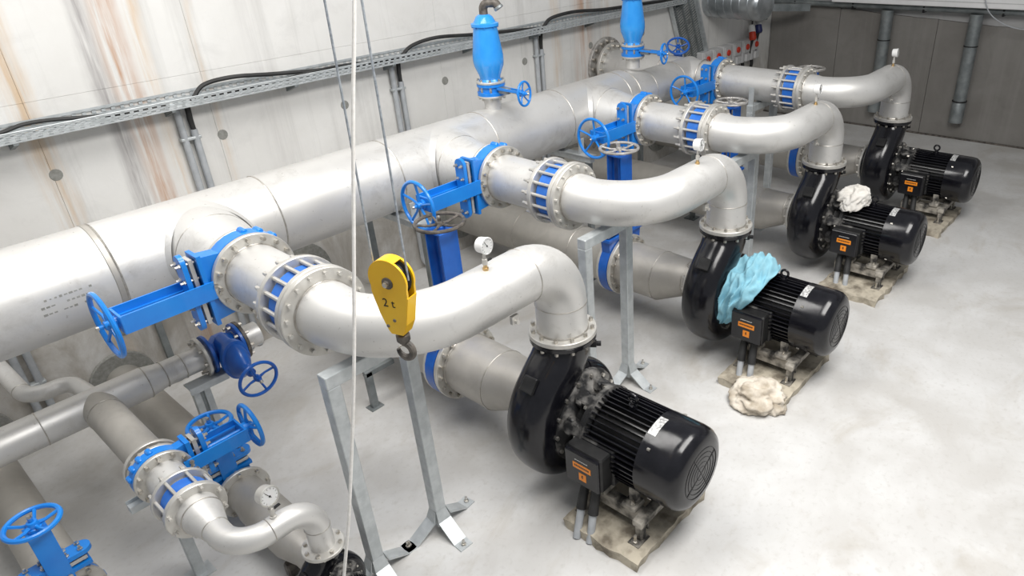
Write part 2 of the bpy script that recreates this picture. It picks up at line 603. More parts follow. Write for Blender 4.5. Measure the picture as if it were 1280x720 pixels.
def knife_gate(name, label, cat, group, S, D, R, L, mat, wheel_mat, wheelR, body_out, plate_h=0.105, gap=0.15, loc=(0, 0, 0), spokes=5, sign=1):
    """Knife gate valve. S: stem direction, D: flow direction (towards the pump). Local origin = centre of the pump-side face."""
    t = thing(name, label, cat, loc, group=group)
    S, D = Vector(S), Vector(D)
    T = S.cross(D)
    th = 0.095 if R > 0.2 else 0.062
    o = -D * (th / 2)
    # body: round lug ring that widens into the gate housing towards the stem
    poly = []
    n = 22
    a0 = math.radians(50)
    for i in range(n + 1):
        a = a0 + (2 * PI - 2 * a0) * i / n
        poly.append((R * math.cos(a), R * math.sin(a)))
    hw = R * 0.82
    R0 = R
    R = R * 0.82
    k = R0 / 0.245 if R0 > 0.2 else 0.75
    poly += [(body_out, -hw), (body_out, hw)]
    obj('body', MB().prism(poly, o, S, T, D, th), mat, t)
    body_rib = MB()
    body_rib.obox(o + S * (R * 0.55 + body_out) * 0.5, S, T, D, body_out - R * 0.55, 0.018, th + 0.016)
    body_rib.obox(o + S * (body_out - 0.012), S, T, D, 0.024, hw * 2.16, th + 0.045)
    obj('rib', body_rib, mat, t, False)
    # packing gland: grey plate, then the blue follower with rounded ends
    g = body_out + 0.012
    obj('gland_plate', MB().obox(o + S * (g + 0.012), S, T, D, 0.022, hw * 2.0, 0.085), 'flange_steel', t, False)
    fp = []
    for i in range(13):
        a = -PI / 2 + PI * i / 12
        fp.append((hw * 0.92 + 0.05 * math.cos(a), 0.05 * math.sin(a)))
    for i in range(13):
        a = PI / 2 + PI * i / 12
        fp.append((-hw * 0.92 + 0.05 * math.cos(a), 0.05 * math.sin(a)))
    obj('gland_follower', MB().prism(fp, o + S * (g + 0.050), T, D, S, 0.026), mat, t)
    bl = MB()
    for s in (-1, -0.45, 0.45, 1):
        for d in (-1, 1):
            p = o + S * (g - 0.01) + T * (hw * 0.9 * s) + D * (0.028 * d)
            bl.tube([p, p + S * 0.10], 0.008, 6)
            bl.tube([p + S * 0.066, p + S * 0.082], 0.014, 6)
    obj('gland_bolts', bl, 'bolt_steel', t, kind='stuff')
    # yoke of two parallel plates
    y0, y1 = body_out - min(0.10, body_out * 0.4), L - 0.05
    for s in (-1, 1):
        pl = MB().obox(o + S * (y0 + y1) * 0.5 + D * (s * gap / 2), S, D, T, y1 - y0, 0.010, plate_h)
        pl.obox(o + S * (y0 + y1) * 0.5 + D * (s * (gap / 2 - 0.012)) + T * 0, S, D, T, (y1 - y0), 0.016, 0.012)
        p = obj('yoke_plate', pl, mat, t, False)
        bb = MB()
        for q in (-0.028, 0.028):
            c = o + S * (y0 + 0.035 + (q > 0) * 0.012) + T * q + D * (s * gap / 2)
            bb.tube([c, c + D * s * 0.016], 0.013, 6)
        obj('plate_bolts', bb, 'bolt_steel', p, kind='stuff')
    obj('yoke_end', MB().obox(o + S * (y1 - 0.006), S, D, T, 0.014, gap + 0.012, plate_h * 0.98, 0.003), mat, t, False)
    obj('stem', MB().cyl(o + S * (body_out + 0.02), o + S * (L + 0.01), 0.013, 12), mat, t)
    obj('stem_nut', MB().lathe(o + S * (y1), S, [(0, 0.036), (0.025, 0.036), (0.03, 0.026), (0.05, 0.026)], 14), mat, t)
    handwheel('handwheel', t, wheel_mat, o + S * L, S, wheelR, 0.0135, spokes)
    # lugs and bolt heads round the back of the body
    for a in (96, 118, 140, 162):
        aa = math.radians(a) * sign
        c = o + (S * math.cos(aa) + T * math.sin(aa)) * (R * 1.19)
        obj('lug', MB().lathe(c - D * 0.055 * k, D, [(0, 0.013 * k), (0.008 * k, 0.022 * k), (0.060 * k, 0.022 * k), (0.068 * k, 0.013 * k)], 10), mat, t)
    R = R0
    # wall-side counter flange with its bolts
    obj('flange', MB().annulus(-D * (th + 0.028), D, R * 0.68, R, 0.0, 0.026), 'flange_steel', t)
    obj('flange_bolts', MB().hexes(-D * (th + 0.028), D, R * 0.87, 16, 0.013, -0.02, 0.0), 'bolt_steel', t, kind='stuff')
    return t


def gauge(name, label, loc, face, R=0.044, case_mat='white_plastic', stem=0.10, nipple='brass'):
    t = thing(name, label, 'gauge', loc, group='pressure gauges on the discharge pipes')
    f = Vector(face).normalized()
    obj('nipple', MB().lathe((0, 0, -0.012), (0, 0, 1), [(0, 0.017), (0.022, 0.017), (0.024, 0.011), (0.045, 0.011)], 12), nipple, t)
    ck = obj('cock', MB().lathe((0, 0, 0.03), (0, 0, 1), [(0, 0.015), (0.03, 0.015), (0.034, 0.010), (stem - 0.03, 0.008)], 10), 'flange_steel', t)
    s = f.cross(Vector((0, 0, 1))).normalized()
    obj('cock_handle', MB().beam(Vector((0, 0, 0.045)) - s * 0.004, Vector((0, 0, 0.043)) - s * 0.05, 0.013, 0.008), 'black_matt', ck, False)
    c = Vector((0, 0, stem + R * 0.92))
    cs = obj('case', MB().lathe(c - f * 0.028, f, [(0, R * 0.75), (0.006, R * 0.92), (0.012, R * 0.95), (0.046, R), (0.052, R * 1.06), (0.058, R * 1.05), (0.060, R * 0.95), (0.054, R * 0.92)], 28), case_mat, t)
    dl = obj('dial', MB().lathe(c + f * 0.0265, f, [(0, R * 0.92), (0.001, R * 0.92)], 28), 'dial_white', t)
    a, u, v = basis(f)
    mk = MB()
    for i in range(11):
        th = math.radians(-135 + 27 * i) + PI / 2
        d = u * math.cos(th) + v * math.sin(th)
        mk.beam(c + f * 0.0279 + d * R * 0.70, c + f * 0.0279 + d * R * 0.84, R * 0.035, 0.0006, f)
    obj('tick_marks', mk, 'black_matt', dl, False, kind='stuff')
    d = (u * math.cos(2.1) + v * math.sin(2.1))
    nd = MB().beam(c + f * 0.0288 - d * R * 0.25, c + f * 0.0288 + d * R * 0.68, R * 0.06, 0.0008, f)
    nd.lathe(c + f * 0.028, f, [(0, R * 0.11), (0.0025, R * 0.11)], 10)
    obj('needle', nd, 'black_matt', dl, False)
    obj('glass', MB().lathe(c + f * 0.0302, f, [(0, R * 0.90), (0.0012, R * 0.90)], 28), 'glass', t)
    return t
# ------------------------------------------------------------------ main header (collecting pipe along the wall)
HY, HZ, HR = 2.12, 1.636, 0.29
BX = (-1.196, 0.804, 2.757, 4.65)          # branch positions
BZ = HZ
h = thing('header_pipe', 'large stainless steel collecting pipe running along the whole wall with four outlet branches', 'pipe', (0, HY, HZ))
mb = MB().lathe((-5.6, 0, 0), (1, 0, 0), [(0, HR), (8.95, HR), (9.35, 0.215), (10.02, 0.212), (10.35, 0.212)], 56)
obj('pipe', mb, 'stainless', h)
for x in (-1.72, -0.72, 0.27, 1.28, 2.27, 3.2, -3.4):
    seam(h, (x, 0, 0), (1, 0, 0), HR - 0.001, 0.006)
for x in (3.36, 3.76, 4.32):
    seam(h, (x, 0, 0), (1, 0, 0), (HR if x < 3.4 else 0.213), 0.006)
obj('collar_band', MB().annulus((-1.76, 0, 0), (1, 0, 0), HR - 0.01, HR + 0.004, 0, 0.035, 56), 'stainless_dull', h)
for bx, y1 in zip(BX[:3], (1.452, 1.452, 1.452)):
    y1 = y1 - HY
    obj('branch', MB().lathe((bx, -0.02, 0), (0, -1, 0), [(0, 0.262), (0.22, 0.262), (0.30, 0.250), (0.36, 0.243), (-y1 - 0.02, 0.183)], 48), 'stainless', h)
    seam(h, (bx, -0.335, 0), (0, 1, 0), 0.247, 0.004)
    # saddle collar where the branch leaves the header
    rg = []
    for s in (0.262, 0.285):
        ring = []
        for j in range(64):
            a = 2 * PI * j / 64
            zz, xx = s * math.sin(a), s * math.cos(a)
            yy = -math.sqrt(max(HR * HR - zz * zz, 0)) if s < 0.27 else -math.sqrt(max(HR * HR - zz * zz, 0))
            ring.append((bx + xx, yy - (0.035 if s < 0.27 else 0.0), zz))
        rg.append(ring)
    obj('saddle', MB().rings(rg, cap=False), 'stainless', h, angle=80)
# last outlet: the pipe from the wall crosses the end of the header
mb = MB().lathe((BX[3], WALL_Y - HY - 0.16, 0), (0, -1, 0), [(0, 0.215), (0.9, 0.215), (1.25, 0.20), (WALL_Y - 0.16 - 1.722, 0.183)], 48)
obj('branch', mb, 'stainless', h)
seam(h, (BX[3], 0.3, 0), (0, 1, 0), 0.214, 0.006)
seam(h, (BX[3], -0.25, 0), (0, 1, 0), 0.207, 0.006)
obj('wall_flange', MB().annulus((BX[3] + 0.02, WALL_Y - HY, 0), (0, -1, 0), 0.20, 0.36, 0.005, 0.045, 40), 'wheel_grey', h)
obj('wall_flange_bolts', MB().hexes((BX[3] + 0.02, WALL_Y - HY, 0), (0, -1, 0), 0.31, 16, 0.022, 0.045, 0.075), 'bolt_steel', h, kind='stuff')
obj('flange', MB().annulus((BX[3], WALL_Y - HY - 0.16, 0), (0, -1, 0), 0.2, 0.30, -0.04, 0.0, 40), 'flange_steel', h)
obj('flange_bolts', MB().hexes((BX[3], WALL_Y - HY - 0.16, 0), (0, -1, 0), 0.262, 16, 0.016, 0.0, 0.03), 'bolt_steel', h, kind='stuff')
obj('wall_sleeve', MB().cyl((BX[3], WALL_Y - HY, 0), (BX[3], WALL_Y - HY - 0.13, 0), 0.23, 40), 'stainless_dull', h)

random.seed(3)
mk = MB()
for row in range(3):
    for k in range(11):
        if random.random() < 0.25:
            continue
        an = math.radians(198 + row * 8)
        p = Vector((-2.12 + 0.024 * k, HR * 1.001 * math.cos(an), HR * 1.001 * math.sin(an)))
        p = Vector((p.x, -abs(p.y), p.z + 0.14))
        r = math.hypot(p.y, p.z)
        p = Vector((p.x, p.y * HR * 1.001 / r, p.z * HR * 1.001 / r))
        nrm = Vector((0, p.y, p.z)).normalized()
        mk.obox(p, (1, 0, 0), nrm.cross(Vector((1, 0, 0))), nrm, random.uniform(0.008, 0.02), random.uniform(0.006, 0.014), 0.001)
obj('stencil_marks', mk, 'plug_grey', h, False, kind='stuff')

# ------------------------------------------------------------------ knife gate valves on the outlets
VN = ('Nearest to the camera', 'Second', 'Third', 'Farthest')
V_LABELS = (
    'bright blue knife gate valve with sideways handwheel, nearest of the four on the header outlets',
    'bright blue knife gate valve whose wheel stands just above the dark brown handwheel',
    'bright blue knife gate valve on the third header outlet, beside the pale handwheel',
    'bright blue knife gate valve on the farthest header outlet, below the second air valve')
gate0 = knife_gate('knife_gate_valve', V_LABELS[0], 'valve', 'knife gate valves on the header outlets', (-1, 0, 0), (0, -1, 0), 0.245, 0.770,
                   'blue', 'blue', 0.176, 0.285, loc=(BX[0], 1.326, BZ))
dup(gate0, (BX[1], 1.326, BZ), V_LABELS[1])
dup(gate0, (BX[2], 1.326, BZ), V_LABELS[2])
dup(gate0, (BX[3], 1.596, BZ), V_LABELS[3])

# ------------------------------------------------------------------ spool + dismantling joint + discharge bend
UNIT = ('nearest pump', 'second pump', 'third pump', 'farthest pump')


def make_spool(length, label):
    t = thing('pipe_spool', label, 'pipe', group='short flanged pipes after the knife gate valves')
    obj('pipe', MB().lathe((0, -0.02, 0), (0, -1, 0), [(0, 0.180), (0.10, 0.180), (length - 0.16, 0.178), (length - 0.02, 0.178)], 48), 'stainless', t)
    obj('flange', MB().annulus((0, -0.004, 0), (0, -1, 0), 0.178, 0.245, 0.0, 0.032, 56), 'flange_steel', t)
    obj('flange_bolts', MB().hexes((0, -0.004, 0), (0, -1, 0), 0.217, 16, 0.0135, 0.032, 0.058), 'bolt_steel', t, kind='stuff')
    seam(t, (0, -0.036, 0), (0, 1, 0), 0.181, 0.006)
    return t


def make_joint(label, R=0.245, r=0.178, span=0.19, nrod=16, sleeve='blue_sleeve', s=1.0):
    t = thing('dismantling_joint', label, 'pipe joint', group='dismantling joints with tie rods')
    e = 0.032 * s
    obj('flange_ring', MB().annulus((0, 0, 0), (0, -1, 0), r + 0.004, R, -e / 2, e / 2, 56), 'flange_steel', t)
    obj('flange_ring', MB().annulus((0, -span, 0), (0, -1, 0), r + 0.004, R, -e / 2, e / 2, 56), 'flange_steel', t)
    obj('sleeve', MB().annulus((0, -e / 2 - span * 0.10, 0), (0, -1, 0), r, r + 0.026 * s, 0, span * 0.90 - e, 48), sleeve, t)
    obj('inner_tube', MB().annulus((0, -e / 2, 0), (0, -1, 0), r - 0.02, r + 0.003, 0, span - e, 48), 'stainless', t)
    R0 = R * 0.885
    a, u, v = basis((0, -1, 0))
    rod = MB()
    rl = span + 0.13 * s
    rod.tube([(0, 0.085 * s, 0), (0, 0.085 * s - rl - 0.025 * s, 0)], 0.0115 * s, 8)
    for y0, y1 in ((0.046, 0.018), (-span / s - 0.018, -span / s - 0.040)):
        rod.tube([(0, y0 * s, 0), (0, y1 * s, 0)], 0.019 * s, 6)
    me = mesh_of('tie_rod', rod, M['flange_steel'])
    for i in range(nrod):
        th = 2 * PI * (i + 0.5) / nrod
        p = (u * math.cos(th) + v * math.sin(th)) * R0
        link_mesh('tie_rod', me, t, p)
    return t


DR = 0.160


def make_discharge(label, dx, y0):
    """from the joint (branch axis) round a level bend and down an elbow to the pump; origin = pump flange"""
    t = thing('discharge_pipe', label, 'pipe', group='bent discharge pipes')
    z = 1.636 - 1.12
    pts = [(dx, y0, z), (dx, 0, z), (0, 0, z), (0, 0, 0.02)]
    path = fillet(pts, [0.47, 0.30], 14)
    obj('pipe', MB().tube(path, [0.172] + [0.170] + [DR] * (len(path) - 2), 48), 'stainless', t, angle=60)
    obj('flange', MB().annulus((dx, y0 + 0.02, z), (0, -1, 0), 0.168, 0.245, 0.0, 0.034, 56), 'flange_steel', t)
    seam(t, (dx, y0 - 0.018, z), (0, 1, 0), 0.172, 0.006)
    seam(t, (-0.30, 0, z), (1, 0, 0), DR, 0.0035)
    seam(t, (0, 0, z - 0.30), (0, 0, 1), DR, 0.0035)
    obj('flange', MB().annulus((0, 0, 0), (0, 0, 1), 0.155, 0.215, -0.004, 0.030, 56), 'flange_steel', t)
    seam(t, (0, 0, 0.034), (0, 0, 1), 0.161, 0.006)
    obj('flange_bolts', MB().hexes((0, 0, 0), (0, 0, 1), 0.190, 12, 0.0135, 0.030, 0.054), 'bolt_steel', t, kind='stuff')
    obj('support_lug', MB().box((-0.46, -0.08, z - DR - 0.018), (0.05, 0.02, 0.05)).lathe((-0.46, -0.08, z - DR - 0.03), (0, -1, 0), [(0, 0.012), (0.03, 0.012)], 8), 'flange_steel', t)
    return t


PX_ = (0.0, 2.0, 3.94, 5.914)
sp_len = 0.56
S_LABELS = ('short stainless pipe bolted to the nearest bright blue knife gate valve',
            'short stainless pipe bolted to the second knife gate valve, above the wide suction pipe',
            'short stainless pipe between the third knife gate valve and its blue-sleeved joint',
            'long stainless pipe between the farthest knife gate valve and its blue-sleeved joint')
J_LABELS = ('tie rod joint with blue sleeve, the large one nearest the camera',
            'tie rod joint with blue sleeve on the pipe to the blue cloth pump',
            'tie rod joint with blue sleeve on the pipe to the white rag pump',
            'tie rod joint with blue sleeve on the farthest pipe before the dark wall')
D_LABELS = ('fat bent stainless pipe dropping into the nearest big black pump, behind the yellow hook block',
            'bent stainless pipe dropping into the pump with the blue cloth',
            'bent stainless pipe dropping into the pump with the white rag',
            'bent stainless pipe dropping into the farthest black pump by the dark wall')
vy = (1.326, 1.326, 1.326, 1.596)
JA, SPAN = 0.795, 0.19
sp0 = make_spool(1.326 - JA - 0.0, S_LABELS[0])
sp0.location = (BX[0], vy[0], BZ)
for i in (1, 2):
    dup(sp0, (BX[i], vy[i], BZ), S_LABELS[i])
sp3 = make_spool(1.596 - JA, S_LABELS[3])
sp3.location = (BX[3], vy[3], BZ)
j0 = make_joint(J_LABELS[0])
j0.location = (BX[0], JA, BZ)
for i in (1, 2, 3):
    dup(j0, (BX[i], JA, BZ), J_LABELS[i])
for i in range(4):
    d = make_discharge(D_LABELS[i], BX[i] - PX_[i], JA - SPAN - 0.038)
    d.location = (PX_[i], 0, 1.12)

G_LABELS = ('white round pressure gauge standing on the nearest big discharge pipe',
            'white pressure gauge on the pipe above the pump with the blue cloth',
            'white pressure gauge on the pipe above the pump with the white rag',
            'white pressure gauge on the farthest discharge pipe, against the dark wall')
g0 = gauge('pressure_gauge', G_LABELS[0], (PX_[0] - 0.57, -0.02, 1.636 + DR), (0.12, -1, 0.05))
for i in (1, 2, 3):
    dup(g0, (PX_[i] - (0.55, 0.5, 0.42, 0.36)[i], -0.02, 1.636 + DR), G_LABELS[i])

# ------------------------------------------------------------------ suction side
SX = -0.02
SZ = 0.485
F_Y = 1.03
Q_LABELS = ('deep blue upright knife gate valve with dark brown handwheel, behind the nearest discharge pipe',
            'deep blue upright valve with grey handwheel, on the line to the blue cloth pump',
            'deep blue upright valve with grey handwheel, on the line to the white rag pump',
            'deep blue upright knife gate valve on the farthest suction line')
q0 = knife_gate('suction_valve', Q_LABELS[0], 'valve', 'upright valves on the suction lines', (0, 0, 1), (0, -1, 0), 0.292, 1.115,
                'blue_deep', 'wheel_brown', 0.168, 0.33, plate_h=0.155, gap=0.15, loc=(PX_[0] + SX, F_Y, SZ), spokes=5)
q1 = knife_gate('suction_valve', Q_LABELS[1], 'valve', 'upright valves on the suction lines', (0, 0, 1), (0, -1, 0), 0.292, 1.115,
                'blue_deep', 'wheel_grey', 0.168, 0.33, plate_h=0.155, gap=0.15, loc=(PX_[1] + SX, F_Y, SZ), spokes=6)
dup(q1, (PX_[2] + SX, F_Y, SZ), Q_LABELS[2])
dup(q1, (PX_[3] + SX, F_Y, SZ), Q_LABELS[3])


def make_suction(label):
    t = thing('suction_pipe', label, 'pipe', group='suction pipes into the pumps')
    rings = []
    for y, r, dz in ((-0.02, 0.228, 0.0), (-0.42, 0.228, 0.0), (-0.46, 0.222, 0.006), (-0.69, 0.170, 0.058), (-0.72, 0.165, 0.062), (-0.80, 0.165, 0.062)):
        rings.append([(r * math.cos(2 * PI * j / 48), y, dz + r * math.sin(2 * PI * j / 48)) for j in range(48)])
    obj('pipe', MB().rings(rings), 'stainless_dull', t)
    obj('flange', MB().annulus((0, -0.004, 0), (0, -1, 0), 0.22, 0.292, 0.0, 0.034, 56), 'flange_steel', t)
    obj('flange_bolts', MB().hexes((0, -0.004, 0), (0, -1, 0), 0.262, 18, 0.015, 0.034, 0.064), 'bolt_steel', t, kind='stuff')
    seam(t, (0, -0.43, 0), (0, 1, 0), 0.2275, 0.004)
    seam(t, (0, -0.72, 0.062), (0, 1, 0), 0.166, 0.004)
    seam(t, (0, -0.05, 0), (0, 1, 0), 0.229, 0.006)
    obj('pump_flange', MB().annulus((0, -0.782, 0.062), (0, -1, 0), 0.155, 0.222, 0.0, 0.026, 48), 'flange_steel', t)
    obj('pump_flange_bolts', MB().hexes((0, -0.782, 0.062), (0, -1, 0), 0.195, 12, 0.014, -0.026, 0.0), 'bolt_steel', t, kind='stuff')
    return t


su = make_suction('wide grey steel suction pipe entering the nearest pump, under its discharge pipe')
su.location = (PX_[0] + SX, F_Y, SZ)
for i, l in ((1, 'wide grey steel suction pipe entering the pump with the blue cloth'),
             (2, 'wide grey steel suction pipe entering the pump with the white rag'),
             (3, 'wide grey steel suction pipe entering the farthest pump')):
    dup(su, (PX_[i] + SX, F_Y, SZ), l)


def make_inlet(label):
    L = WALL_Y - F_Y - 0.125
    t = thing('inlet_pipe', label, 'pipe', group='inlet pipes from the wall to the suction valves')
    obj('pipe', MB().lathe((0, WALL_Y - F_Y, 0), (0, -1, 0), [(0, 0.228), (L, 0.228)], 48), 'stainless_dull', t)
    seam(t, (0, 0.55, 0), (0, 1, 0), 0.228, 0.005)
    seam(t, (0, 1.3, 0), (0, 1, 0), 0.228, 0.005)
    obj('wall_flange', MB().annulus((0, WALL_Y - F_Y, 0), (0, -1, 0), 0.2, 0.33, 0.002, 0.03, 40), 'plug_grey', t)
    return t


inl = make_inlet('wide grey inlet pipe from the wall, mostly hidden behind the nearest discharge pipe')
inl.location = (PX_[0] + SX, F_Y, SZ)
for i, l in ((1, 'wide grey inlet pipe from the wall passing beneath the second knife gate valve'),
             (2, 'wide grey inlet pipe from the wall passing beneath the third knife gate valve'),
             (3, 'wide grey inlet pipe from the wall to the farthest suction valve')):
    dup(inl, (PX_[i] + SX, F_Y, SZ), l)


# ------------------------------------------------------------------ support frames under the bends
def make_frame(label, w=0.465, ext=0.0):
    """two square posts and a beam; origin under the middle of the beam"""
    t = thing('pipe_support', label, 'pipe support', group='galvanised support frames under the discharge bends')
    ht, s = 1.455, 0.075
    obj('beam', MB().box((0, 0, ht - s / 2), (w + s, s, s), 0.004), 'galvanized', t, False)
    for x in (-w / 2, w / 2):
        obj('post', MB().box((x, 0, (ht - s) / 2 + 0.02), (s, s, ht - s - 0.04), 0.004), 'galvanized', t, False)
        if ext and x < 0:
            obj('side_guide', MB().box((x - 0.01, 0, ht + ext / 2), (0.012, 0.06, ext)), 'galvanized', t, False)
        for k, a in enumerate((-PI / 2 - 0.05, 0.1, PI - 0.1)):
            d = Vector((math.cos(a), math.sin(a), 0))
            n = Vector((-d.y, d.x, 0))
            p0 = Vector((x, 0, 0)) + d * (s / 2)
            vs = []
            wd = 0.045
            prof = [(0.0, 0.17), (0.02, 0.10), (0.16, 0.012), (0.23, 0.012)]
            top = [(0.0, 0.178), (0.026, 0.108), (0.163, 0.02), (0.23, 0.02)]
            mb = MB()
            rings = []
            for (a0, z0), (a1, z1) in zip(prof, top):
                q = wd * (1.0 if a0 > 0.01 else 0.8)
                rings.append([p0 + d * a0 + n * q + Vector((0, 0, z0 - 0.012)), p0 + d * a0 - n * q + Vector((0, 0, z0 - 0.012)),
                              p0 + d * a1 - n * q + Vector((0, 0, z1 - 0.012)), p0 + d * a1 + n * q + Vector((0, 0, z1 - 0.012))])
            mb.rings(rings)
            ft = obj('foot', mb, 'galvanized', t, False)
            obj('anchor_bolt', MB().lathe(p0 + d * 0.20 + Vector((0, 0, 0.006)), (0, 0, 1), [(0, 0.016), (0.014, 0.016), (0.015, 0.009), (0.04, 0.009)], 6), 'bolt_steel', ft, False)
    return t


f0 = make_frame('galvanised two-legged frame under the nearest bend, beside the yellow hook block')
f0.location = (-1.15, 0.31, 0)
dup(f0, (0.83, 0.31, 0), 'galvanised two-legged frame under the bend to the pump with the blue cloth')
dup(f0, (2.79, 0.31, 0), 'galvanised two-legged frame under the bend to the pump with the white rag')
f3 = make_frame('galvanised two-legged frame under the farthest pipe, its left leg rising before the pipe', 0.56, 0.2)
f3.location = (4.70, 1.10, 0)
del f3['group']


# ------------------------------------------------------------------ pumps
def make_pump(label, s=1.0, flange_z=1.12, zoff=0.0):
    """close-coupled centrifugal pump with motor; origin on the floor below the discharge flange, shaft along -Y"""
    t = thing('pump', label, 'pump', group='black close-coupled pumps')
    cz = 0.53
    # volute casing: a tapering snail tube that leaves the flange sideways and wraps round the back plate
    mb = MB()
    snail = ((0.0, 1.085, 0.170, 0.168), (-0.012, 1.03, 0.167, 0.167), (-0.07, 0.935, 0.168, 0.167), (-0.165, 0.845, 0.168, 0.166), (-0.262, 0.745, 0.158, 0.165),
             (-0.325, 0.63, 0.143, 0.163), (-0.345, 0.50, 0.128, 0.160), (-0.318, 0.38, 0.117, 0.157), (-0.245, 0.283, 0.110, 0.153), (-0.125, 0.215, 0.104, 0.148),
             (0.02, 0.197, 0.098, 0.143), (0.17, 0.23, 0.092, 0.138), (0.275, 0.315, 0.086, 0.132), (0.318, 0.45, 0.080, 0.126), (0.305, 0.59, 0.074, 0.120),
             (0.24, 0.715, 0.066, 0.112), (0.13, 0.79, 0.058, 0.102))
    # refine along the spine
    P = [Vector((q[0], q[1])) for q in snail]
    R2 = [(q[2], q[3]) for q in snail]
    spine, radii = [], []
    for i in range(len(P) - 1):
        p0, p1, p2, p3 = P[max(i - 1, 0)], P[i], P[i + 1], P[min(i + 2, len(P) - 1)]
        for k in range(4):
            u = k / 4
            spine.append(0.5 * ((2 * p1) + (p2 - p0) * u + (2 * p0 - 5 * p1 + 4 * p2 - p3) * u * u + (3 * p1 - p0 - 3 * p2 + p3) * u ** 3))
            radii.append((R2[i][0] * (1 - u) + R2[i + 1][0] * u, R2[i][1] * (1 - u) + R2[i + 1][1] * u))
    spine.append(P[-1])
    radii.append(R2[-1])
    rings = []
    for i, c2 in enumerate(spine):
        tg = (spine[min(i + 1, len(spine) - 1)] - spine[max(i - 1, 0)]).normalized()
        nr = Vector((tg.y, -tg.x))
        ex = 1.0 if i < 4 else 0.82
        ring = []
        for j in range(36):
            a = 2 * PI * j / 36
            ca, sa = math.cos(a), math.sin(a)
            da = math.copysign(abs(ca) ** ex, ca) * radii[i][0]
            db = math.copysign(abs(sa) ** ex, sa) * radii[i][1]
            ring.append((c2.x + nr.x * da, db - 0.005, c2.y + nr.y * da))
        rings.append(ring)
    mb.rings(rings)
    mb.lathe((0, 0.19, cz), (0, -1, 0), [(0, 0.17), (0.03, 0.24), (0.07, 0.33), (0.12, 0.35), (0.24, 0.35), (0.27, 0.33), (0.29, 0.31)], 48)
    obj('casing', mb, 'black', t, angle=50)
    obj('discharge_flange', MB().annulus((0, 0, 1.08), (0, 0, 1), 0.13, 0.212, 0.0, 0.034, 48), 'black', t)
    obj('discharge_flange_bolts', MB().hexes((0, 0, 1.08), (0, 0, 1), 0.190, 12, 0.0135, -0.024, 0.0), 'bolt_steel', t, kind='stuff')
    obj('suction_flange', MB().annulus((-0.02, 0.194, cz + 0.017), (0, 1, 0), 0.12, 0.220, 0.0, 0.028, 48), 'black', t)
    # raised pad and cast boss on the rim
    d = Vector((-0.745, 0, 0.667))
    e = Vector((-d.z, 0, d.x))
    c = Vector((-0.345, -0.02, 0.915))
    obj('casing_pad', MB().obox(c, d, (0, 1, 0), e, 0.035, 0.10, 0.10, 0.006), 'black_matt', t, False)
    obj('vent_plug', MB().lathe((0.13, -0.11, 1.0), (0.6, -0.8, 0), [(0, 0.026), (0.04, 0.026), (0.042, 0.017), (0.07, 0.017)], 8), 'black_matt', t)
    # back cover, lantern, motor flange
    obj('back_cover', MB().lathe((0, -0.14, cz), (0, -1, 0), [(-0.03, 0.315), (0.01, 0.315), (0.016, 0.305), (0.03, 0.26), (0.06, 0.23), (0.08, 0.20)], 48), 'black_dusty', t)
    obj('cover_bolts', MB().hexes((0, -0.15, cz), (0, -1, 0), 0.285, 14, 0.014, 0.0, 0.026), 'bolt_steel', t, kind='stuff')
    lan = MB().lathe((0, -0.19, cz), (0, -1, 0), [(0, 0.20), (0.05, 0.19), (0.10, 0.20), (0.13, 0.23)], 40)
    obj('lantern', lan, 'black_dusty', t)
    for k in range(8):
        th = 2 * PI * (k + 0.5) / 8
        dd = Vector((math.cos(th), 0, math.sin(th)))
        ee = Vector((-dd.z, 0, dd.x))
        obj('lantern_rib', MB().obox(Vector((0, -0.255, cz)) + dd * 0.225, dd, (0, 1, 0), ee, 0.085, 0.14, 0.08, 0.012)
            .obox(Vector((0, -0.225, cz)) + dd * 0.235, dd, (0, 1, 0), ee, 0.06, 0.05, 0.11, 0.01), 'black_dusty', t, False)
    obj('motor_flange', MB().lathe((0, -0.305, cz), (0, -1, 0), [(0, 0.268), (0.03, 0.272), (0.034, 0.262), (0.06, 0.235)], 48), 'black_dusty', t)
    obj('motor_flange_bolts', MB().hexes((0, -0.305, cz), (0, 1, 0), 0.25, 8, 0.016, 0.0, 0.026, 0.2), 'bolt_steel', t, kind='stuff')
    # finned motor
    obj('motor_body', MB().lathe((0, -0.33, cz), (0, -1, 0), [(0, 0.222), (0.41, 0.222)], 48), 'black_matt', t)
    fin = mesh_of('cooling_fin', MB().obox((0.240, -0.545, 0), (1, 0, 0), (0, 1, 0), (0, 0, 1), 0.050, 0.395, 0.0075), M['black'], False)
    for k in range(46):
        th = 2 * PI * k / 46
        link_mesh('cooling_fin', fin, t, (0, 0, cz), (0, -th, 0))
    cw = obj('fan_cowl', MB().lathe((0, -0.735, cz), (0, -1, 0), [(0, 0.262), (0.004, 0.268), (0.20, 0.268), (0.245, 0.262), (0.275, 0.243), (0.293, 0.212), (0.300, 0.17), (0.302, 0.02)], 56), 'black', t, angle=50)
    gr = MB()
    for r in (0.165, 0.135, 0.105, 0.075, 0.045):
        gr.torus((0, -1.036, cz), (0, 1, 0), r, 0.0024, 36, 6)
    for k in range(2):
        th = PI * k / 2 + 0.5
        dd = Vector((math.cos(th), 0, math.sin(th)))
        gr.beam(Vector((0, -1.037, cz)) - dd * 0.165, Vector((0, -1.037, cz)) + dd * 0.165, 0.004, 0.004, (0, 1, 0))
    obj('fan_grille', gr, 'black_matt', cw)
    obj('cowl_screws', MB().hexes((0, -0.80, cz), (0, -1, 0), 0.266, 4, 0.010, -0.01, 0.01, 0.8), 'bolt_steel', cw, kind='stuff')
    # name plate lying on the top of the cowl
    npv = []
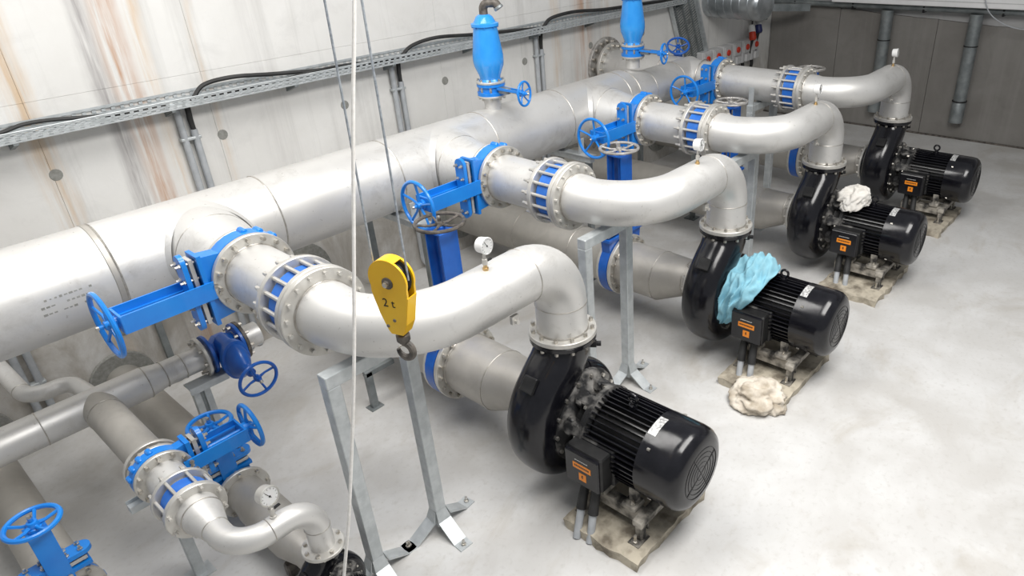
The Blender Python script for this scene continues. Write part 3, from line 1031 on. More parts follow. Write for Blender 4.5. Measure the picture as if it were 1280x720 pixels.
    for yy in (-0.745, -0.80):
        row = []
        for k in range(7):
            th = math.radians(92 - 30 * k / 6 + 26)
            row.append((0.2695 * math.cos(th), yy, cz + 0.2695 * math.sin(th)))
        npv.append(row)
    pl = MB()
    pl.rings([npv[0], npv[1]], closed_u=False, cap=False)
    obj('name_plate', pl, 'nameplate', cw)
    obj('eyebolt', MB().torus((-0.01, -0.555, cz + 0.322), (1, 0, 0), 0.030, 0.010, 24, 8).lathe((-0.01, -0.555, cz + 0.25), (0, 0, 1), [(0, 0.028), (0.03, 0.028), (0.034, 0.014), (0.045, 0.014)], 12), 'black', t)
    # terminal box on the side facing the camera
    bx, by, bz = -0.270, -0.43, 0.475
    tb = obj('terminal_box', MB().box((bx, by, bz), (0.15, 0.275, 0.255), 0.012), 'black_matt', t, False)
    obj('box_lid', MB().box((bx - 0.085, by, bz), (0.026, 0.262, 0.242), 0.008), 'black', tb, False)
    obj('box_neck', MB().box((-0.20, by, bz + 0.005), (0.10, 0.31, 0.27), 0.01), 'black_dusty', tb, False)
    xf = bx - 0.0985
    obj('orange_label', MB().box((xf, by - 0.005, bz + 0.026), (0.002, 0.140, 0.042)), 'orange', tb, False, label='orange warning strip')
    lt = MB()
    for k in range(9):
        w = 0.007
        lt.box((xf - 0.0013, by + 0.048 - 0.0130 * k, bz + 0.028), (0.001, w + 0.002, 0.012))
    obj('strip_text', lt, 'black_matt', tb, False, kind='stuff')
    obj('caution_sticker', MB().box((xf, by - 0.008, bz - 0.048), (0.002, 0.056, 0.056)), 'orange', tb, False, label='small square orange caution sticker')
    obj('caution_mark', MB().prism([(-0.004, 0.016), (0.006, 0.016), (0.001, 0.003), (0.008, 0.003), (-0.005, -0.018), (-0.001, -0.003), (-0.008, -0.003)],
                                   (xf - 0.0013, by - 0.008, bz - 0.048), (0, -1, 0), (0, 0, 1), (1, 0, 0), 0.001), 'black_matt', tb, False)
    ws = MB()
    for k in range(12):
        ws.box((xf - 0.0003, by + 0.045 - 0.0085 * k, bz + 0.070 + 0.002 * (k % 2)), (0.001, 0.005, 0.005))
    obj('white_lettering', ws, 'white_plastic', tb, False, kind='stuff')
    # cables: rubber sleeves into grey ducts in the floor
    for k, (p, q) in enumerate((((-0.275, -0.385), (-0.455, -0.44)), ((-0.285, -0.475), (-0.435, -0.53)))):
        top = Vector((p[0], p[1], 0.36))
        bot = Vector((q[0], q[1], 0.0))
        mid = top.lerp(bot, 0.52) + Vector((0, 0, -0.01))
        obj('cable_sleeve', MB().tube([top, top.lerp(mid, 0.3) + Vector((0.01, 0, 0)), top.lerp(mid, 0.7), mid], [0.027, 0.03, 0.032, 0.034], 14), 'rubber', t)
        obj('cable_duct', MB().tube([mid + (top - mid) * 0.06, bot], 0.025, 14), 'grey_pvc', t)
    # skid
    for x in (-0.20, 0.20):
        obj('skid_rail', MB().box((x, -0.575, 0.205), (0.07, 0.50, 0.035), 0.004).box((x - 0.028, -0.575, 0.17), (0.008, 0.50, 0.07)), 'frame_dusty', t, False)
        for y in (-0.46, -0.69):
            mf = MB().box((x, y, 0.245), (0.11, 0.10, 0.04), 0.008).obox((x * 0.92, y, 0.30), (1, 0, 0), (0, 1, 0), (0, 0, 1), 0.05, 0.06, 0.13, 0.008)
            m_ = obj('motor_foot', mf, 'frame_dusty', t, False)
            obj('foot_bolt', MB().lathe((x - 0.03 * (1 if x > 0 else -1) * -1, y - 0.02, 0.26), (0, 0, 1), [(0, 0.015), (0.02, 0.015), (0.021, 0.009), (0.035, 0.009)], 6), 'bolt_steel', m_, False)
    obj('skid_cross_bar', MB().box((0, -0.79, 0.205), (0.60, 0.07, 0.045), 0.005), 'frame_dusty', t, False)
    obj('skid_cross_bar', MB().box((0, -0.36, 0.195), (0.52, 0.06, 0.035), 0.005), 'frame_dusty', t, False)
    for x in (-0.26, 0.26):
        for y in (-0.79, -0.37):
            lg = obj('skid_leg', MB().box((x, y, 0.122), (0.055, 0.045, 0.13), 0.004).box((x - 0.02, y, 0.068), (0.12, 0.08, 0.012)), 'frame_dusty', t, False)
            obj('anchor_bolt', MB().lathe((x - 0.055, y, 0.07), (0, 0, 1), [(0, 0.017), (0.016, 0.017), (0.017, 0.010), (0.06, 0.010)], 6), 'bolt_steel', lg, False)
    return t


P_LABELS = ('big black pump with bare finned motor, nearest the camera',
            'black pump and motor draped with the light blue cloth',
            'black pump and motor with the crumpled white rag on top',
            'farthest black pump and motor, next to the dark end wall')
p0 = make_pump(P_LABELS[0])
p0.location = (PX_[0], 0, 0)
for i in (1, 2, 3):
    dup(p0, (PX_[i], 0, 0), P_LABELS[i])


def make_plinth(label, x0, x1):
    """rough low concrete block"""
    random.seed(int(x1 * 1000))
    nx, ny, hgt = 14, 10, 0.068
    y0, y1 = -0.885, -0.30
    mb = MB()
    rows = []
    for j in range(ny + 1):
        row = []
        for i in range(nx + 1):
            e = i in (0, nx) or j in (0, ny)
            x = x0 + (x1 - x0) * i / nx + (random.uniform(-.012, .012) if e else 0)
            y = y0 + (y1 - y0) * j / ny + (random.uniform(-.012, .012) if e else 0)
            row.append((x, y, hgt + random.uniform(-.005, .002) - (0.006 if e else 0)))
        rows.append(row)
    mb.rings(rows, closed_u=False, cap=False)
    n = nx + 1
    edge = [i for i in range(n)] + [n * j + nx for j in range(1, ny + 1)] + [ny * n + i for i in range(nx - 1, -1, -1)] + [n * j for j in range(ny - 1, 0, -1)]
    base = len(mb.v)
    for k in edge:
        x, y, z = mb.v[k]
        mb.v.append((x + random.uniform(-.012, .012), y + random.uniform(-.012, .012), -0.002))
    m = len(edge)
    for k in range(m):
        mb.f.append((edge[k], edge[(k + 1) % m], base + (k + 1) % m, base + k))
    mb.f.append(tuple(base + k for k in range(m)))
    return tag(obj('pump_plinth', mb, 'plinth', None, True, 30), label, 'plinth', 'rough concrete plinths under the pumps')


for i, (a, b) in enumerate(((-0.44, 0.345), (-0.56, 0.345), (-0.56, 0.40), (-0.60, 0.34))):
    o = make_plinth(('rough dirty concrete plinth under the nearest pump', 'rough concrete plinth with a beige rag at its corner',
                     'rough concrete plinth under the pump with the white rag', 'rough concrete plinth under the farthest pump')[i], a, b)
    o.location = (PX_[i], 0, 0)

# short post carrying the nearest suction pipe
st = thing('suction_support', 'short galvanised post standing on the floor under the nearest inlet pipe', 'pipe support', (-0.45, 1.70, 0))
obj('post', MB().box((0, 0, 0.17), (0.055, 0.045, 0.34), 0.003), 'galvanized_dark', st, False)
obj('base_plate', MB().box((0, 0, 0.005), (0.11, 0.09, 0.010)), 'galvanized_dark', st, False)
obj('arm', MB().box((0.10, 0, 0.325), (0.26, 0.045, 0.04)), 'galvanized_dark', st, False)

# ------------------------------------------------------------------ air valves on top of the header
def air_valve(label, x):
    t = thing('air_valve', label, 'air valve', (x, HY, HZ + HR - 0.012), group='blue air valves on the header')
    obj('riser', MB().cyl((0, 0, 0), (0, 0, 0.13), 0.075, 28), 'stainless', t)
    obj('wafer_valve', MB().lathe((0, 0, 0.13), (0, 0, 1), [(0, 0.125), (0.03, 0.125), (0.032, 0.11), (0.075, 0.11), (0.077, 0.125), (0.10, 0.125)], 28), 'blue', t)
    obj('flange', MB().annulus((0, 0, 0.112), (0, 0, 1), 0.07, 0.128, 0.0, 0.018, 28), 'flange_steel', t)
    obj('flange', MB().annulus((0, 0, 0.231), (0, 0, 1), 0.05, 0.128, 0.0, 0.02, 28), 'flange_steel', t)
    obj('flange_bolts', MB().hexes((0, 0, 0.251), (0, 0, 1), 0.108, 8, 0.011, -0.16, 0.02), 'bolt_steel', t, kind='stuff')
    obj('vessel', MB().lathe((0, 0, 0.25), (0, 0, 1), [(0, 0.10), (0.02, 0.088), (0.05, 0.095), (0.13, 0.128), (0.17, 0.133), (0.22, 0.132), (0.32, 0.118), (0.44, 0.102), (0.455, 0.102)], 36), 'blue_light', t)
    obj('cover', MB().lathe((0, 0, 0.705), (0, 0, 1), [(0, 0.118), (0.022, 0.118), (0.026, 0.108), (0.03, 0.095), (0.075, 0.07), (0.09, 0.05), (0.092, 0.042)], 32), 'blue_light', t)
    obj('cover_bolts', MB().hexes((0, 0, 0.705), (0, 0, 1), 0.106, 8, 0.008, -0.014, 0.0), 'blue', t, kind='stuff')
    pth = fillet([(0, 0, 0.78), (0, 0, 0.885), (0.06, -0.09, 0.885), (0.075, -0.115, 0.84)], [0.05, 0.03], 8)
    obj('vent_elbow', MB().tube(pth, 0.036, 16), 'wheel_brown', t)
    obj('elbow_mouth', MB().annulus(pth[-1], (Vector(pth[-1]) - Vector(pth[-2])), 0.026, 0.041, -0.02, 0.004, 16), 'galvanized_dark', t)
    obj('stem', MB().cyl((0, -0.10, 0.18), (0, -0.40, 0.18), 0.014, 10).box((0, -0.17, 0.18), (0.06, 0.12, 0.05), 0.01), 'galvanized_dark', t)
    for s in (-1, 1):
        obj('yoke_bar', MB().beam((0.035 * s, -0.11, 0.195), (0.022 * s, -0.36, 0.19), 0.012, 0.02), 'blue', t, False)
    obj('yoke_nut', MB().lathe((0, -0.34, 0.18), (0, -1, 0), [(0, 0.03), (0.04, 0.03), (0.05, 0.022)], 12), 'blue', t)
    handwheel('handwheel', t, 'blue', (0, -0.41, 0.18), (0.25, -1, 0.05), 0.10, 0.010, 5, 0.022)
    return t


air_valve('light blue bottle-shaped air valve with black elbow on the header, nearer of the two', 1.50)
air_valve('light blue bottle-shaped air valve at the far header end, cut by the picture top', 3.58)

# dark blue handwheel of the valve behind the farthest outlet
t = thing('drain_valve', 'dark blue handwheel on a short spindle on the pipe end near the vertical cable ladder', 'valve', (4.74, 2.30, HZ + 0.19))
obj('spindle', MB().cyl((0, 0, -0.02), (0, 0, 0.13), 0.014, 10), 'bolt_steel', t)
obj('bonnet', MB().lathe((0, 0, -0.06), (0, 0, 1), [(0, 0.06), (0.09, 0.055), (0.1, 0.03), (0.14, 0.025)], 16), 'blue_deep', t)
handwheel('handwheel', t, 'blue_deep', (0, 0, 0.13), (-0.45, -0.35, 0.8), 0.13, 0.013, 5)
# ------------------------------------------------------------------ small pump line at the lower left
H2Y, H2Z = 2.16, 0.80
X2 = -2.035
h = thing('small_header', 'smaller stainless pipe running low along the wall, with a tee towards the small pump', 'pipe', (X2, H2Y, H2Z))
mb = MB().lathe((-3.6, 0, 0), (1, 0, 0), [(0, 0.108), (3.88, 0.108), (4.0, 0.086), (4.26, 0.086), (4.655, 0.086)], 40)
obj('pipe', mb, 'stainless', h)
obj('branch', MB().lathe((0, -0.02, 0), (0, -1, 0), [(0, 0.103), (H2Y - 1.25 - 0.02, 0.103)], 40), 'stainless_dull', h)
obj('flange', MB().annulus((0.665, 0, 0), (1, 0, 0), 0.084, 0.145, -0.024, 0.0, 32), 'flange_steel', h)
obj('flange_bolts', MB().hexes((0.665, 0, 0), (1, 0, 0), 0.122, 8, 0.012, -0.045, -0.024), 'bolt_steel', h, kind='stuff')
for x in (0.29, 0.40, -0.30, 0.52):
    seam(h, (x, 0, 0), (1, 0, 0), 0.108 if x < 0.3 else (0.087 if x > 0.45 else 0.09), 0.0035)
seam(h, (0, -0.18, 0), (0, 1, 0), 0.103, 0.0035)
obj('flange', MB().annulus((0, 1.25 - H2Y, 0), (0, -1, 0), 0.100, 0.152, -0.024, 0.0, 40), 'flange_steel', h)

t = thing('bypass_pipe', 'thin stainless pipe with an elbow joining the small low header behind its tee', 'pipe', (-2.33, WALL_Y, 0.86))
path = fillet([(0, 0, 0), (0.03, -0.93, 0.0), (0.26, -0.93, 0.0), (0.31, -1.2, -0.04)], [0.13, 0.10], 10)
obj('pipe', MB().tube(path, 0.052, 24), 'stainless', t)
seam(t, (0.026, -0.80, 0), (0, 1, 0), 0.052, 0.003)
obj('wall_flange', MB().annulus((0, 0, 0), (0, -1, 0), 0.05, 0.10, 0.0, 0.02, 28), 'flange_steel', t)

# flanged gate valve at the end of the small header
g = thing('gate_valve', 'deep blue rounded gate valve at the end of the small low header', 'valve', (X2 + 0.80, H2Y, H2Z))
for s in (-1, 1):
    obj('valve_flange', MB().annulus((0.115 * s, 0, 0), (s, 0, 0), 0.05, 0.142, -0.024, 0.0, 32), 'blue_deep', g)
obj('body', MB().lathe((-0.10, 0, 0), (1, 0, 0), [(0, 0.085), (0.04, 0.088), (0.07, 0.11), (0.13, 0.11), (0.16, 0.088), (0.20, 0.085)], 28), 'blue_deep', g)
D = Vector((0.0, -1, -0.12)).normalized()
U = Vector((0, -0.12, 1)).normalized()
W = Vector((1, 0, 0))


def oval(c, rx, rz):
    return [Vector(c) + W * rx * math.cos(2 * PI * j / 32) + U * rz * math.sin(2 * PI * j / 32) for j in range(32)]


obj('bonnet', MB().rings([oval(D * a, rx, rz) for a, rx, rz in ((0.02, 0.075, 0.135), (0.16, 0.075, 0.14), (0.162, 0.095, 0.16), (0.20, 0.095, 0.16), (0.205, 0.078, 0.14), (0.26, 0.07, 0.12), (0.30, 0.05, 0.07), (0.33, 0.034, 0.036), (0.40, 0.03, 0.03))]), 'blue_deep', g)
obj('stem', MB().cyl(D * 0.38, D * 0.50, 0.014, 10), 'blue_deep', g)
handwheel('handwheel', g, 'blue_deep', D * 0.49, D, 0.125, 0.012, 4, 0.024)
obj('blind_flange', MB().lathe((0.115, 0, 0), (1, 0, 0), [(0.002, 0.142), (0.024, 0.142)], 32), 'wheel_brown', g)
obj('flange_bolts', MB().hexes((0.115, 0, 0), (1, 0, 0), 0.122, 8, 0.012, -0.05, 0.05), 'bolt_steel', g, kind='stuff')

knife_gate('small_gate_valve', 'small bright blue knife gate valve on the small line, wheel pointing away to the right', 'valve', None,
           (1, 0, 0), (0, -1, 0), 0.150, 0.505, 'blue', 'blue', 0.132, 0.165, plate_h=0.085, gap=0.15, loc=(X2, 1.13, H2Z), spokes=5, sign=-1)

t = thing('small_spool', 'short flanged stainless piece between small knife gate valve and small joint', 'pipe', (X2, 1.128, H2Z))
obj('pipe', MB().lathe((0, -0.004, 0), (0, -1, 0), [(0, 0.101), (0.215, 0.101)], 40), 'stainless', t)
obj('flange', MB().annulus((0, -0.002, 0), (0, -1, 0), 0.100, 0.152, 0.0, 0.024, 40), 'flange_steel', t)
obj('flange_bolts', MB().hexes((0, -0.002, 0), (0, -1, 0), 0.133, 12, 0.0125, 0.024, 0.046), 'bolt_steel', t, kind='stuff')
sj = make_joint('small ring joint with tie rods and blue sleeve, on the small line at lower left', R=0.152, r=0.100, span=0.155, nrod=8, s=0.75)
del sj['group']
sj.location = (X2, 0.89, H2Z)

SPX, SPY = -1.65, 0.285
SPS = 0.4425
t = thing('small_discharge_pipe', 'narrow bent stainless pipe tapering down to the small pump at lower left', 'pipe', (SPX, SPY, 0.496))
z = H2Z - 0.496
dx = X2 - SPX
yj = 0.89 - 0.155 - 0.012 - SPY
obj('reducer', MB().lathe((dx, yj, z), (0, -1, 0), [(0, 0.104), (0.06, 0.104), (0.085, 0.098), (0.20, 0.068), (0.215, 0.064)], 40), 'stainless', t)
obj('flange', MB().annulus((dx, yj, z), (0, -1, 0), 0.100, 0.152, -0.012, 0.012, 40), 'flange_steel', t)
path = fillet([(dx, yj - 0.21, z), (dx, 0.0, z), (0, 0, z), (0, 0, 0.01)], [0.165, 0.15], 12)
obj('pipe', MB().tube(path, 0.064, 32), 'stainless', t, angle=60)
seam(t, (dx, yj - 0.07, z), (0, 1, 0), 0.103, 0.003)
seam(t, (dx, yj - 0.212, z), (0, 1, 0), 0.064, 0.003)
seam(t, (dx + 0.165, 0, z), (1, 0, 0), 0.064, 0.0025)
seam(t, (0, 0, z - 0.155), (0, 0, 1), 0.064, 0.0025)
obj('flange', MB().annulus((0, 0, 0), (0, 0, 1), 0.062, 0.112, -0.006, 0.016, 40), 'flange_steel', t)
obj('flange_bolts', MB().hexes((0, 0, 0), (0, 0, 1), 0.092, 8, 0.011, 0.016, 0.030), 'bolt_steel', t, kind='stuff')

gs = gauge('pressure_gauge', 'larger steel-cased round gauge on the narrow pipe of the small line', (SPX - 0.185, SPY, H2Z + 0.064), (0.22, -1, 0.12), 0.050, 'flange_steel', 0.100, 'flange_steel')

small_pumps = []
sp = make_pump('small black pump at the bottom edge, below the narrow bent pipe')
sp.location = (SPX, SPY, -0.0)
sp.scale = (SPS, SPS, SPS)
o = make_plinth('low concrete plinth under the small pump at the bottom edge', -0.5, 0.35)
o.location = (SPX, SPY, 0)
o.scale = (SPS, SPS, SPS)
del o['group']

SSZ = 0.53 * SPS
q = knife_gate('suction_valve', 'bright blue upright valve with flat-lying wheel beside the small knife gate valve', 'valve', None, (0, 0, 1), (0, -1, 0),
               0.160, 0.525, 'blue', 'blue', 0.122, 0.17, plate_h=0.10, gap=0.11, loc=(SPX - 0.015, 1.40, SSZ), spokes=5)
dup(q, (-2.60, 1.34, SSZ), 'bright blue upright valve with flat-lying wheel in the bottom left corner')


def small_suction(label):
    t = thing('suction_pipe', label, 'pipe')
    obj('pipe', MB().lathe((0, -0.01, 0), (0, -1, 0), [(0, 0.115), (0.12, 0.115), (0.20, 0.128), (0.62, 0.128), (0.78, 0.09), (0.92, 0.09)], 40), 'stainless_dull', t)
    obj('flange', MB().annulus((0, -0.002, 0), (0, -1, 0), 0.113, 0.168, 0.0, 0.024, 40), 'flange_steel', t)
    obj('flange_bolts', MB().hexes((0, -0.002, 0), (0, -1, 0), 0.148, 8, 0.0125, 0.024, 0.046), 'bolt_steel', t, kind='stuff')
    obj('foot_plate', MB().box((-0.06, -0.66, -0.16), (0.09, 0.06, 0.10), 0.01), 'wheel_brown', t)
    return t


def small_inlet(label):
    t = thing('inlet_pipe', label, 'pipe')
    L = WALL_Y - 1.36 - 0.125
    obj('pipe', MB().lathe((0, WALL_Y - 1.36, 0), (0, -1, 0), [(0, 0.128), (L, 0.128)], 36), 'stainless_dull', t)
    obj('wall_flange', MB().annulus((0, WALL_Y - 1.36, 0), (0, -1, 0), 0.125, 0.235, 0.002, 0.04, 40), 'plug_grey', t)
    return t


for x, a, b in ((SPX + 0.015, 'grey low suction pipe entering the small pump, under the narrow bent pipe', 'low grey inlet pipe with a broad wall ring, behind the small header tee'),
                (-2.60, 'low grey suction pipe at the very bottom left corner', 'low grey inlet pipe at the left edge, behind the corner wheel')):
    small_suction(a).location = (x, 1.36, SSZ)
    small_inlet(b).location = (x, 1.36, SSZ)

# supports of the small line
t = thing('pipe_support', 'slim galvanised post with a short arm under the small knife gate valve', 'pipe support', (-2.08, 1.18, 0))
obj('post', MB().box((0.03, 0, 0.31), (0.06, 0.045, 0.62), 0.003), 'galvanized', t, False)
obj('arm', MB().box((-0.01, 0.03, 0.65), (0.28, 0.05, 0.045), 0.003).box((-0.01, 0.05, 0.66), (0.28, 0.006, 0.066)), 'galvanized', t, False)
obj('base_plate', MB().box((0.03, 0, 0.005), (0.14, 0.12, 0.010)), 'galvanized', t, False)
t = thing('pipe_support', 'galvanised double channel post with an angle bracket under the end of the small header', 'pipe support', (-1.475, 2.10, 0))
for x in (-0.035, 0.035):
    obj('channel', MB().box((x, 0, 0.33), (0.045, 0.045, 0.66), 0.003), 'galvanized', t, False)
obj('web', MB().box((0, 0.0, 0.33), (0.03, 0.02, 0.64)), 'galvanized_dark', t, False)
obj('bracket', MB().box((0.05, -0.02, 0.675), (0.26, 0.10, 0.012)).box((0.05, -0.07, 0.655), (0.26, 0.008, 0.05)), 'galvanized', t, False)
obj('base_plate', MB().box((0, 0, 0.005), (0.16, 0.12, 0.010)), 'galvanized', t, False)


def header_support(label, x):
    """portal frame under the big header"""
    t = thing('header_support', label, 'pipe support', (x, HY, 0), group='portal frames under the big header')
    obj('cross_bar', MB().box((0, 0, HZ - HR - 0.045), (0.06, 0.92, 0.06)).box((0, 0, HZ - HR - 0.011), (0.10, 0.94, 0.008)), 'galvanized', t, False)
    for y in (-0.40, 0.40):
        obj('leg', MB().box((0, y, (HZ - HR - 0.075) / 2), (0.035, 0.05, HZ - HR - 0.075)).box((0, y - 0.028, (HZ - HR - 0.075) / 2), (0.06, 0.008, HZ - HR - 0.08)), 'galvanized_dark', t, False)
        obj('base_plate', MB().box((0, y, 0.006), (0.14, 0.14, 0.012)), 'galvanized_dark', t, False)
        obj('side_stop', MB().box((0, y * 0.80, HZ - HR + 0.055), (0.07, 0.012, 0.17)), 'galvanized', t, False)
    return t


for x, l in ((0.285, 'galvanised portal frame under the big header, seen behind the second knife gate wheel'),
             (2.30, 'galvanised portal frame under the big header, between second and third outlets'),
             (4.24, 'galvanised portal frame under the far end of the big header')):
    header_support(l, x)


for x, l in ((-1.27, 'galvanised wall bracket under the big header, behind the nearest knife gate valve'),):
    t = thing('wall_bracket', l, 'pipe support', (x, WALL_Y, 0))
    obj('wall_post', MB().box((0, -0.022, 0.68), (0.05, 0.042, 1.30), 0.003), 'galvanized_dark', t, False)
    obj('arm', MB().box((0, -0.80, HZ - HR - 0.035), (0.05, 1.58, 0.05), 0.003), 'galvanized', t, False)
    obj('brace', MB().beam((0, -0.05, 0.75), (0, -0.70, HZ - HR - 0.07), 0.035, 0.035), 'galvanized_dark', t, False)

# ------------------------------------------------------------------ cable tray with cables and conduits
TZ = 2.235
t = thing('cable_tray', 'long perforated galvanised cable tray fixed along the whole concrete wall', 'cable tray', (0, WALL_Y, TZ))
x0, x1 = -5.6, 6.35
obj('tray_bottom', MB().box(((x0 + x1) / 2, -0.085, 0.0), (x1 - x0, 0.165, 0.004)), 'galvanized', t, False)


def perforated(name, yy, z0, hh, tilt=0.0):
    mb = MB()
    L = x1 - x0
    for k in (0, 1, 2):
        zc = z0 + (0.05, 0.5, 0.95)[k] * hh
        mb.box(((x0 + x1) / 2, yy, zc), (L, 0.003, hh * 0.24 if k != 1 else hh * 0.20))
    n = int(L / 0.062)
    for i in range(n + 1):
        for q, zc in ((0.0, 0.28), (0.031, 0.72)):
            mb.box((x0 + i * L / n + q * 0.5, yy, z0 + zc * hh), (0.026, 0.003, hh * 0.30))
    o = obj(name, mb, 'galvanized', t, False)
    return o


perforated('front_lip', -0.168, 0.0, 0.062)
perforated('back_lip', -0.008, 0.0, 0.092)
obj('front_edge', MB().cyl((x0, -0.168, 0.066), (x1, -0.168, 0.066), 0.004, 6), 'galvanized', t)
for i in range(12):
    bx = x0 + 0.9 + i * 1.0
    obj('tray_bracket', MB().prism([(0, -0.004), (-0.168, -0.004), (-0.168, -0.02), (0, -0.075)], (bx, 0, 0), (0, 1, 0), (0, 0, 1), (1, 0, 0), 0.03), 'galvanized_dark', t, False)


def cable(label, pts, r, mat='rubber', cat='cable', grp='black cables in the wall tray'):
    # smooth Catmull-Rom through the points
    P = [Vector(p) for p in pts]
    P = [P[0] * 2 - P[1]] + P + [P[-1] * 2 - P[-2]]
    out = []
    for i in range(1, len(P) - 2):
        for k in range(8):
            s = k / 8
            a, b, c, d = P[i - 1], P[i], P[i + 1], P[i + 2]
            out.append(0.5 * ((2 * b) + (c - a) * s + (2 * a - 5 * b + 4 * c - d) * s * s + (3 * b - a - 3 * c + d) * s ** 3))
    out.append(P[-2])
    o = obj('cable', MB().tube(out, r, 8), mat)
    return tag(o, label, cat, grp)


CY = WALL_Y - 0.09
cable('black cable lying in the near stretch of the wall tray, left end', [(-5.5, CY, TZ + .025), (-3, CY, TZ + .03), (-1.9, CY, TZ + 0.05), (-1.55, CY + .03, TZ + .085), (-1.1, CY, TZ + 0.04), (-.7, CY, TZ + 0.02)], 0.014)
cable('black cable arching above the wall tray at the first conduit pair', [(-0.53, CY, TZ + 0.02), (-0.50, CY, TZ + 0.05), (-0.40, CY, TZ + 0.125), (-0.17, CY, TZ + 0.14), (0.15, CY, TZ + 0.105), (0.6, CY, TZ + 0.06), (1.1, CY, TZ + 0.03), (1.35, CY, TZ + 0.02)], 0.017)
cable('thinner black cable running flat in the wall tray before the second conduit pair', [(-0.45, CY - .05, TZ + 0.03), (0.1, CY - .04, TZ + 0.05), (0.7, CY - .04, TZ + 0.075), (1.2, CY - .03, TZ + 0.045), (1.9, CY - .03, TZ + .03)], 0.011)
cable('black cable arching above the wall tray at the second conduit pair', [(1.44, CY, TZ + 0.02), (1.47, CY, TZ + 0.05), (1.6, CY, TZ + 0.12), (1.9, CY, TZ + 0.15), (2.4, CY, TZ + 0.11), (3.0, CY, TZ + 0.07), (3.4, CY, TZ + 0.04)], 0.018)
cable('black cable arching above the wall tray at the third conduit pair', [(3.44, CY, TZ + 0.025), (3.47, CY, TZ + 0.06), (3.6, CY, TZ + 0.13), (4.0, CY, TZ + 0.15), (4.6, CY, TZ + 0.11), (5.4, CY, TZ + 0.09), (6.2, CY, TZ + 0.06)], 0.02)


def conduits(label, x, bend=0.16):
    t = thing('conduit_pair', label, 'conduit', (x, WALL_Y, 0), group='conduit pairs below the wall tray')
    for k, dx in enumerate((-0.042, 0.042)):
        top = TZ - (0.03 if k == 0 else 0.20)
        pth = fillet([(dx, -0.04, top), (dx, -0.04, 0.06), (dx + 0.08, -0.28, 0.035)], [0.10], 8) if x > 0 else [(dx, -0.04, top), (dx, -0.04, 0.01)]
        obj('conduit', MB().tube(pth, 0.026, 14), 'grey_pvc', t)
    for zc in (1.97, 1.2, 0.5):
        obj('clamp', MB().box((0, -0.035, zc), (0.155, 0.058, 0.022), 0.004), 'galvanized', t, False)
    obj('cable_drop', MB().tube([(0.042, -0.05, TZ - 0.008), (0.036, -0.045, TZ - 0.12), (0.042, -0.04, TZ - 0.24)], [0.022, 0.022, 0.018], 10), 'rubber', t)
    return t


for x, l in ((-2.17, 'grey conduit pair on the wall at the left edge, above the small elbow pipe'), (-0.60, 'grey conduit pair below the wall tray, left of the hanging ropes'),
             (1.39, 'grey conduit pair below the wall tray, left of the nearer air valve'), (3.40, 'grey conduit pair below the wall tray, between the two air valves')):
    conduits(l, x)

# ------------------------------------------------------------------ far corner: cable ladder, duct, switch boxes, sockets
t = thing('cable_ladder', 'wide grey perforated cable ladder slanting down the wall at the far end of the tray', 'cable tray', (6.62, WALL_Y - 0.03, 1.80))
A = Vector((0.40, 0, -0.92)).normalized()
B = Vector((0.92, 0, 0.40)).normalized()
mb = MB()
for k in range(34):
    mb.obox(A * (-0.62 + k * 0.0385) , B, A, (0, 1, 0), 0.62, 0.020, 0.006)
obj('perforated_sheet', mb, 'galvanized_dark', t, False)
for s in (-1, 1):
    obj('side_rail', MB().obox(B * 0.31 * s + Vector((0, -0.03, 0)), A, B, (0, 1, 0), 1.34, 0.035 if s > 0 else 0.012, 0.07), 'galvanized', t, False)
for s in (-0.18, 0.0, 0.18):
    obj('stringer', MB().obox(B * s, A, B, (0, 1, 0), 1.3, 0.03, 0.008), 'galvanized_dark', t, False)

t = thing('ventilation_duct', 'round silver spiral duct coming out of the wall near the top edge', 'duct', (7.27, WALL_Y, 2.17))
obj('duct', MB().lathe((0, 0, 0), (-0.1, -1, 0), [(0, 0.24), (0.55, 0.24), (0.9, 0.24)], 40), 'duct_metal', t)
for y in (0.14, 0.28, 0.42, 0.56, 0.70, 0.84):
    obj('rib_ring', MB().torus(Vector((-0.1, -1, 0)).normalized() * y, (-0.1, -1, 0), 0.239, 0.009, 36, 6), 'duct_metal', t)
obj('end_sleeve', MB().lathe(Vector((-0.1, -1, 0)).normalized() * 0.9, (-0.1, -1, 0), [(0, 0.248), (0.06, 0.248), (0.10, 0.22), (0.11, 0.10)], 36), 'duct_metal', t)

bm0 = thing('switch_box', 'x', 'switch box', (0, 0, 0), group='grey switch boxes with red knobs on the far wall end')
obj('box', MB().box((0, -0.07, 0), (0.255, 0.14, 0.36), 0.012), 'grey_plastic', bm0, False)
obj('lid', MB().box((0, -0.148, 0.07), (0.20, 0.02, 0.18), 0.006), 'grey_plastic', bm0, False)
obj('knob', MB().lathe((0, -0.158, 0.07), (0, -1, 0), [(0, 0.048), (0.02, 0.046), (0.028, 0.036)], 18), 'red_plastic', bm0, label='red knob')
obj('socket_hood', MB().box((0, -0.165, -0.10), (0.15, 0.05, 0.12), 0.015), 'grey_plastic', bm0, False)
obj('cable_gland', MB().tube([(0, -0.08, -0.17), (0, -0.09, -0.26), (0.02, -0.06, -0.40)], [0.03, 0.028, 0.024], 10), 'rubber', bm0)
ORD = ('first', 'second', 'third', 'fourth', 'fifth', 'last')
for i in range(6):
    l = 'grey switch box with red knob, %s of six counted from the cable ladder' % ORD[i]
    loc = (7.02 + 0.312 * i, WALL_Y, 1.27)
    if i == 0:
        bm0.location = loc
        bm0['label'] = l
    else:
        dup(bm0, loc, l)


